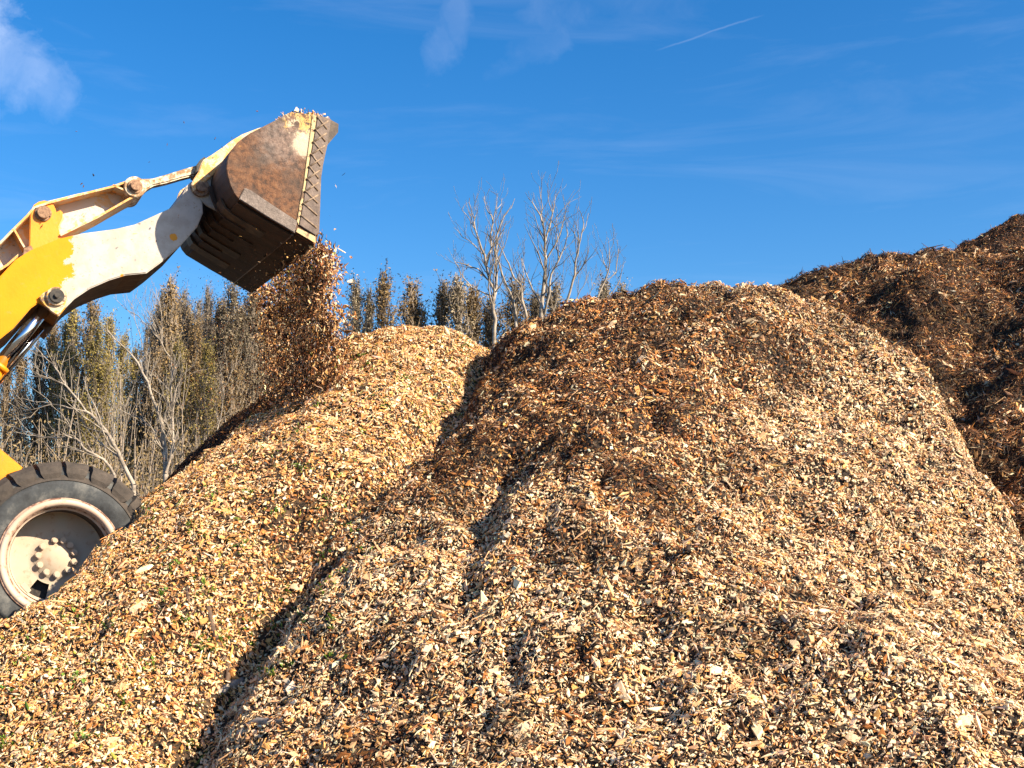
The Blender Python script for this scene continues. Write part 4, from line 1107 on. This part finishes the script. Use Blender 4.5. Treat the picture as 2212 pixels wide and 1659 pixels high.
leftp = [(372, 608, 60, 'brown', 'tallest brown poplar left of the bucket', 1.1), (402, 640, 61, 'bare', 'leafless poplar next to the tallest brown one', 1.0), (350, 640, 62, 'bare', 'thin poplar behind the white birch top', .9),
         (446, 622, 60, 'bare', 'leafless poplar halfway between birch and bucket', .9), (470, 655, 61, 'brown', 'brown poplar under the bucket corner', 1.1), (505, 616, 60, 'grey', 'grey poplar rising right below the bucket floor', 1.15), (492, 660, 62, 'bare', 'slender poplar left of the grey poplar under the bucket', .9), (548, 622, 60, 'grey', 'poplar partly hidden by the falling chips', .9), (528, 690, 61, 'brown', 'lower poplar just left of the falling chips', 1.),
         (196, 652, 56, 'brown', 'dark tall poplar right under the lift arm', 1.0), (216, 700, 55, 'olive', 'yellow green poplar beneath the lift arm', 1.15), (168, 672, 56, 'olive', 'olive poplar left of the dark tall one', 1.1), (240, 690, 56, 'olive', 'olive poplar right of the yellow green one', 1.0), (140, 700, 57, 'olive', 'olive poplar just right of the lift cylinder', 1.1),
         (112, 705, 58, 'brown', 'brown poplar behind the lift cylinder rod', 1.1), (85, 745, 58, 'brown', 'shorter brown poplar left of the lift cylinder', 1.2), (50, 770, 57, 'brown', 'brown poplar near the left photo edge', 1.3), (15, 790, 57, 'brown', 'leftmost brown poplar at the photo edge', 1.3), (268, 730, 58, 'olive', 'short olive poplar behind the birch limbs', 1.0), (292, 760, 60, 'olive', 'low olive poplar left of the birch trunk', 1.1), (320, 720, 60, 'bare', 'leafless poplar behind the birch trunk', 1.0),
         (425, 700, 58, 'brown', 'brown poplar with rounded top right of the birch', 1.2), (575, 700, 61, 'brown', 'poplar behind the middle of the falling chips', 1.1), (610, 680, 61, 'grey', 'poplar behind the thick of the falling chips', 1.1), (650, 640, 62, 'grey', 'poplar behind the right half of the falling chips', 1.0), (450, 745, 56, 'olive', 'low olive poplar far below the bucket', 1.2), (385, 745, 57, 'olive', 'low olive poplar right of the birch fork', 1.1), (345, 760, 57, 'brown', 'low brown poplar at the birch fork', 1.1), (500, 755, 57, 'brown', 'low brown poplar above the shaded slope', 1.2), (-60, 740, 58, 'brown', 'brown poplar beyond the left photo edge', 1.2)]
for x, y, d, kd, lab, ws in leftp: poplar(x, y, d, kd, lab, GL, ws * 1.3)
for i in range(22): poplar(340 + 13.5 * i + random.uniform(-4, 4), random.uniform(632, 715), random.uniform(66, 72), random.choice(('brown', 'grey', 'bare')), 'slim poplar in the far row of the tree belt at the left', GL, random.uniform(1.2, 1.6))


def rand_twigs(V, F, pts, rad, rg, dens, d, up=.8, lvl=0, lscale=1.0):
    """side branches and twigs grown off a limb"""
    seglen = np.linalg.norm(np.diff(pts, axis=0), axis=1); L_ = seglen.sum(); n = max(1, int(L_ * dens)); cum = np.concatenate([[0], np.cumsum(seglen)]) / L_
    for q in range(n):
        u_ = rg.uniform(.12, .98); i = min(np.searchsorted(cum, u_) - 1, len(pts) - 2); i = max(i, 0); f = (u_ - cum[i]) / (cum[i + 1] - cum[i] + 1e-9); p = pts[i] * (1 - f) + pts[i + 1] * f; dr = pts[i + 1] - pts[i]; dr /= np.linalg.norm(dr) + 1e-9
        r0 = min(np.interp(u_, cum, rad) * .6, .03 if lvl == 0 else .014); l = lscale * rg.uniform(.35, 1.25) * (1 - .7 * u_) * (1 if lvl == 0 else .45)
        sd = rg.normal(0, 1, 3); sd[1] *= .8; sd -= dr * (sd @ dr); sd /= np.linalg.norm(sd); dd = dr * .75 + sd * .62 + np.array([0, 0, up * .3]); dd /= np.linalg.norm(dd)
        k = 5; pp = [p]; dcur = dd
        for s_ in range(k): dcur = dcur + rg.normal(0, .16, 3) + np.array([0, 0, up * .10]); dcur /= np.linalg.norm(dcur); pp.append(pp[-1] + dcur * l / k)
        pp = np.array(pp); rr = np.linspace(r0, .0035, k + 1); tube(V, F, pp, rr, 3)
        if lvl < 1: rand_twigs(V, F, pp, rr, rg, 4.0, d, up, lvl + 1, lscale)


k_dep = True


def limb_tree(name, fn, limbs, d, r0, lab, cat, seed, dens=2.6, group=None, m_=None, extra_base=None, lscale=1.0, up=.8):
    rg = np.random.default_rng(seed); TB['n'] = 0; V = []; F = []; TV = []; TF = []
    o0 = at(*fn(*limbs[0][0][0]), d); root = np.array([o0[0], d, 0.0])
    lm = []
    r0 = r0 * .46
    for pts, ra, rb in limbs:
        ra = ra * .46; rb = max(rb * .5, .004)
        Q = np.array([at(*fn(x, y), d) for x, y in pts]); n = len(Q)
        dy = np.cumsum(rg.normal(0, .10 * d / 30, n)); dy[0] = 0 if ra < r0 else dy[0]; Q[:, 1] += dy * .6 if k_dep else 0
        # keep the sight line while moving in depth
        for i in range(n): Q[i] = at(*fn(*pts[i]), Q[i, 1])
        Qs = [Q[0]]
        for i in range(n - 1): Qs += [(Q[i] * .5 + Q[i + 1] * .5) + rg.normal(0, .012, 3) * d / 30, Q[i + 1]]
        lm.append((np.array(Qs), np.linspace(ra, rb, len(Qs))))
    b0 = lm[0][0][0]
    if b0[2] > .3: tube(V, F, np.array([[b0[0] - .1, d, -.1], [b0[0], d, b0[2] * .5], b0]) - root, [r0 * 1.25, r0 * 1.1, lm[0][1][0]], 7)
    for Q, rr in lm: tube(V, F, Q - root, rr, 6)
    trunk = mesh_np('trunk', np.concatenate(V), np.concatenate(F), True)
    TB['n'] = 0
    for Q, rr in lm: rand_twigs(TV, TF, Q - root, rr, rg, dens * 2.3, d, up + .4, 0, lscale * 1.15)
    tw_ = mesh_np('twigs', np.concatenate(TV), np.concatenate(TF))
    r = put(name, None, None, None, label=lab, category=cat); r.location = root
    if group: r['group'] = group
    put('trunk', trunk, m_ or PALEB, r); put('twigs', tw_, DTWIG, r)


Z5 = lambda x, y: (864 + x / 3.49, 374.4 + y / 3.49)
Z6 = lambda x, y: (x / 3.84, 604.8 + y / 3.84)
GB = 'bare pale trees behind the piles'
limb_tree('bare_tree', Z5, [([(710, 1230), (720, 1100), (700, 980), (720, 900), (680, 820), (650, 700), (640, 620), (600, 520), (570, 430), (560, 340), (530, 250), (525, 185)], .10, .012),
    ([(570, 430), (520, 340), (470, 280), (485, 240)], .022, .01), ([(650, 700), (690, 560), (680, 470), (700, 380), (690, 320), (650, 260), (635, 170)], .06, .01),
    ([(710, 960), (730, 760), (725, 600), (730, 470), (770, 360), (800, 300), (840, 260), (865, 190)], .065, .01), ([(725, 600), (740, 500), (790, 390), (800, 360)], .03, .01),
    ([(700, 380), (720, 290), (735, 150)], .025, .009), ([(728, 270), (765, 230), (770, 185)], .018, .008), ([(680, 820), (590, 720), (500, 690), (420, 670), (400, 610)], .04, .009),
    ([(640, 620), (560, 540), (470, 480), (405, 405)], .03, .008), ([(700, 930), (540, 860), (480, 790), (440, 700), (410, 660)], .035, .008), ([(560, 340), (585, 290), (565, 255)], .018, .008)],
    27, .10, 'leftmost bare pale tree with many stems above the valley between piles', 'bare tree', 5, group=GB, dens=2.4)
limb_tree('bare_tree', Z5, [([(875, 1180), (870, 1020), (830, 900), (770, 760), (730, 640), (700, 520)], .075, .015), ([(960, 1110), (920, 960), (915, 850), (860, 790), (820, 680), (780, 600), (740, 530)], .07, .012), ([(915, 850), (935, 760), (915, 640)], .03, .01), ([(870, 1020), (900, 900), (915, 850)], .03, .02)],
    25.5, .075, 'two curved bare stems left of the tall dark trunk', 'bare tree', 6, group=GB, dens=2.4)
limb_tree('bare_tree', Z5, [([(1065, 1080), (1075, 920), (1090, 780), (1100, 650), (1095, 520), (1085, 420), (1060, 320), (1010, 240), (1000, 190)], .095, .01), ([(1060, 320), (1075, 250), (1060, 180), (1050, 95)], .025, .008),
    ([(1095, 520), (1130, 400), (1150, 300), (1165, 220), (1175, 155)], .045, .009), ([(1150, 300), (1125, 230), (1115, 130)], .022, .008), ([(1100, 650), (1170, 540), (1210, 450), (1235, 350), (1250, 290), (1275, 285)], .04, .008),
    ([(1190, 520), (1180, 420), (1185, 300), (1165, 230)], .022, .008), ([(1060, 980), (1000, 880), (960, 780), (930, 680), (915, 630)], .045, .010), ([(1090, 1060), (1130, 900), (1140, 760), (1200, 650), (1240, 560), (1265, 450), (1260, 370)], .06, .009), ([(1200, 650), (1185, 580), (1190, 520)], .022, .012), ([(1095, 640), (1045, 560), (1040, 430)], .022, .009)],
    24, .095, 'tallest bare tree with a dark trunk and pale right stem', 'bare tree', 7, group=GB, dens=2.4)
limb_tree('bare_tree', Z5, [([(1235, 1020), (1280, 900), (1320, 760), (1325, 650), (1350, 540), (1370, 450), (1400, 400), (1420, 300)], .06, .009), ([(1370, 450), (1385, 380), (1360, 290), (1345, 250)], .025, .008), ([(1350, 540), (1340, 450), (1335, 350)], .022, .008)],
    24, .06, 'single slanting bare stem right of the tallest bare tree', 'bare tree', 8, group=GB, dens=2.0)
limb_tree('bare_tree', Z5, [([(1490, 940), (1540, 820), (1570, 740), (1580, 640), (1570, 490)], .045, .008), ([(1570, 740), (1530, 650), (1505, 570)], .022, .008), ([(1550, 815), (1630, 740), (1645, 600), (1640, 500)], .022, .008), ([(1600, 900), (1660, 800), (1685, 690)], .022, .008)],
    24, .045, 'rightmost bare tree top behind the pale pile crest', 'bare tree', 9, group=GB, dens=2.2)
limb_tree('bare_tree', Z5, [([(1320, 985), (1360, 880), (1400, 820), (1425, 740)], .025, .008), ([(1340, 930), (1345, 820), (1350, 710)], .02, .007), ([(1160, 1040), (1200, 900), (1225, 780), (1240, 650)], .022, .007), ([(1410, 960), (1450, 850), (1440, 740)], .02, .007), ([(1190, 930), (1175, 800), (1150, 700)], .016, .006)],
    30, .03, 'low grey brush of saplings between the slanting and rightmost bare trees', 'bare saplings', 10, dens=3.4)
limb_tree('bare_tree', Z6, [([(1110, 1700), (1000, 1480), (940, 1360), (870, 1240), (790, 1150), (710, 1090), (660, 1010), (600, 940), (540, 870), (430, 820), (330, 790), (250, 740), (140, 710)], .085, .008),
    ([(540, 860), (490, 770), (440, 700), (370, 640), (280, 540), (270, 500)], .03, .007), ([(710, 1090), (620, 1070), (540, 1050), (440, 1030), (330, 1060), (190, 1080)], .035, .007), ([(440, 1030), (360, 1010), (250, 1000), (150, 980)], .014, .005), ([(330, 1060), (250, 1140), (160, 1160)], .014, .005), ([(430, 820), (300, 800), (150, 780)], .014, .005), ([(620, 1010), (570, 1000), (540, 960)], .016, .007)],
    21, .085, 'leaning pale bare tree arching left above the wheel', 'bare tree', 21, group=GB, dens=3.0, up=.3)
limb_tree('bare_tree', Z6, [([(950, 1620), (860, 1490), (770, 1440), (690, 1390), (640, 1320), (550, 1290), (480, 1310), (320, 1300), (200, 1250), (120, 1220), (0, 1190)], .055, .007), ([(640, 1320), (560, 1280), (470, 1290), (300, 1330)], .016, .006), ([(860, 1490), (830, 1400), (800, 1280)], .018, .006), ([(900, 1480), (870, 1400), (860, 1300)], .018, .006)],
    20, .055, 'low pale bare tree bent left just over the tyre', 'bare tree', 22, group=GB, dens=3.0, up=.3)
limb_tree('birch_tree', Z6, [([(1375, 1700), (1370, 1400), (1350, 1280), (1340, 1180), (1300, 1060), (1250, 940), (1230, 850), (1150, 700), (1080, 610), (1000, 530), (920, 450), (820, 340)], .13, .010),
    ([(1340, 1180), (1430, 1130), (1420, 1040), (1420, 850), (1450, 700)], .07, .02), ([(1420, 650), (1330, 500), (1240, 390), (1150, 300), (1040, 240), (940, 140)], .035, .008), ([(1420, 850), (1425, 740), (1420, 650)], .05, .035), ([(1430, 1150), (1460, 900), (1520, 780), (1620, 700)], .04, .01),
    ([(1250, 900), (1180, 860), (1060, 820), (940, 760)], .03, .007), ([(1420, 930), (1290, 800), (1160, 710)], .03, .01), ([(1330, 500), (1290, 380), (1230, 260), (1200, 140)], .022, .007), ([(1180, 560), (1120, 340), (1090, 200), (1060, 160)], .02, .007), ([(1350, 520), (1340, 300), (1320, 180), (1290, 60)], .02, .007),
    ([(1420, 1090), (1350, 960), (1260, 900)], .03, .015), ([(1300, 1260), (1150, 1140), (1040, 1100), (900, 1020)], .03, .008), ([(1375, 1600), (1440, 1350), (1430, 1150)], .08, .06)],
    27, .13, 'large forked white birch left of the falling chips', 'birch tree', 23, dens=2.8)
limb_tree('bare_tree', Z6, [([(1015, 1500), (1020, 1350), (1030, 1180), (1040, 1050), (1100, 900), (1130, 820)], .04, .009), ([(1035, 1100), (1010, 960), (1000, 800)], .022, .008)], 32, .04, 'slender pale sapling just left of the birch', 'bare tree', 24, group=GB, dens=3.0)
Z4 = lambda x, y: (230 + x / 3.2, 547 + y / 3.2)
limb_tree('bare_tree', Z4, [([(740, 1350), (770, 1200), (800, 1060), (815, 930), (860, 830), (920, 740)], .05, .008), ([(810, 960), (790, 820), (800, 720)], .02, .007)], 36, .05, 'thin pale bare tree between the birch and the falling chips', 'bare tree', 25, group=GB, dens=3.0)

# thicket: an uncountable mass of stems and dead leaves
for nm, cnt, dd, (x0, x1), htop, seed, lf, mm, lsz in (('far_thicket', 620, (62, 74), (-19, -3.5), (6.5, 10.5), 71, 70000, BRUSH, .17), ('near_thicket', 520, (30, 44), (-17, -2.2), (2.6, 5.4), 72, 70000, BRUSH, .085), ('right_thicket', 200, (60, 80), (-11, 6), (5, 9), 73, 9000, GREYB, .16)):
    rg = np.random.default_rng(seed); TB['n'] = 0; V = []; F = []; tips = []
    for k in range(cnt):
        d = rg.uniform(*dd); x = rg.uniform(x0, x1) * d / dd[0]; H = rg.uniform(*htop) * (1 if rg.random() < .9 else 1.25)
        s_ = np.linspace(0, 1, 6); ln = rg.normal(0, .07, 2); pts = np.stack([x + ln[0] * H * s_ + rg.normal(0, .05, 6), d + ln[1] * H * s_, H * s_], 1); tube(V, F, pts, np.linspace(.035, .008, 6) * (1 if rg.random() < .8 else 1.7), 3)
        tips.append(pts)
        for q in range(6):
            i = rg.integers(1, 5); l = rg.uniform(.3, 1.3) * H / 8 + .3; e = pts[i] + [rg.normal(0, .35) * l, rg.normal(0, .3) * l, l]; m_ = (pts[i] + e) / 2 + rg.normal(0, .06, 3); q3 = np.stack([pts[i], m_, e]); tube(V, F, q3, [.014, .01, .005], 3); tips.append(q3)
    st = put(nm, mesh_np(nm, np.concatenate(V), np.concatenate(F)), TWIGM, None, kind='stuff', label={'far_thicket': 'brown mass of leafless brush filling the tree belt at the left', 'near_thicket': 'low tangle of brown undergrowth behind the wheel and shaded slope', 'right_thicket': 'low grey brush among the poplars behind the pile crests'}[nm], category='thicket')
    idx = rg.integers(0, len(tips), lf); C0 = np.array([tips[i][rg.integers(0, len(tips[i]))] * 1.0 for i in idx]) + rg.normal(0, .16 if dd[0] > 50 else .11, (lf, 3)) * [1, 1, 1.8]
    a = rg.normal(0, 1, (lf, 3)); a[:, 2] += .8; a /= np.linalg.norm(a, axis=1, keepdims=True); b2 = np.cross(a, rg.normal(0, 1, (lf, 3))); b2 /= np.linalg.norm(b2, axis=1, keepdims=True); l = lsz * np.exp(rg.normal(0, .3, (lf, 1)))
    LV_ = np.stack([C0 - a * l / 2, C0 + b2 * l * .22, C0 + a * l / 2, C0 - b2 * l * .22], 1).reshape(-1, 3)
    put('dead_leaves', mesh_np('dead_leaves', LV_, np.arange(lf * 4).reshape(-1, 4)), mm, st, kind='stuff')
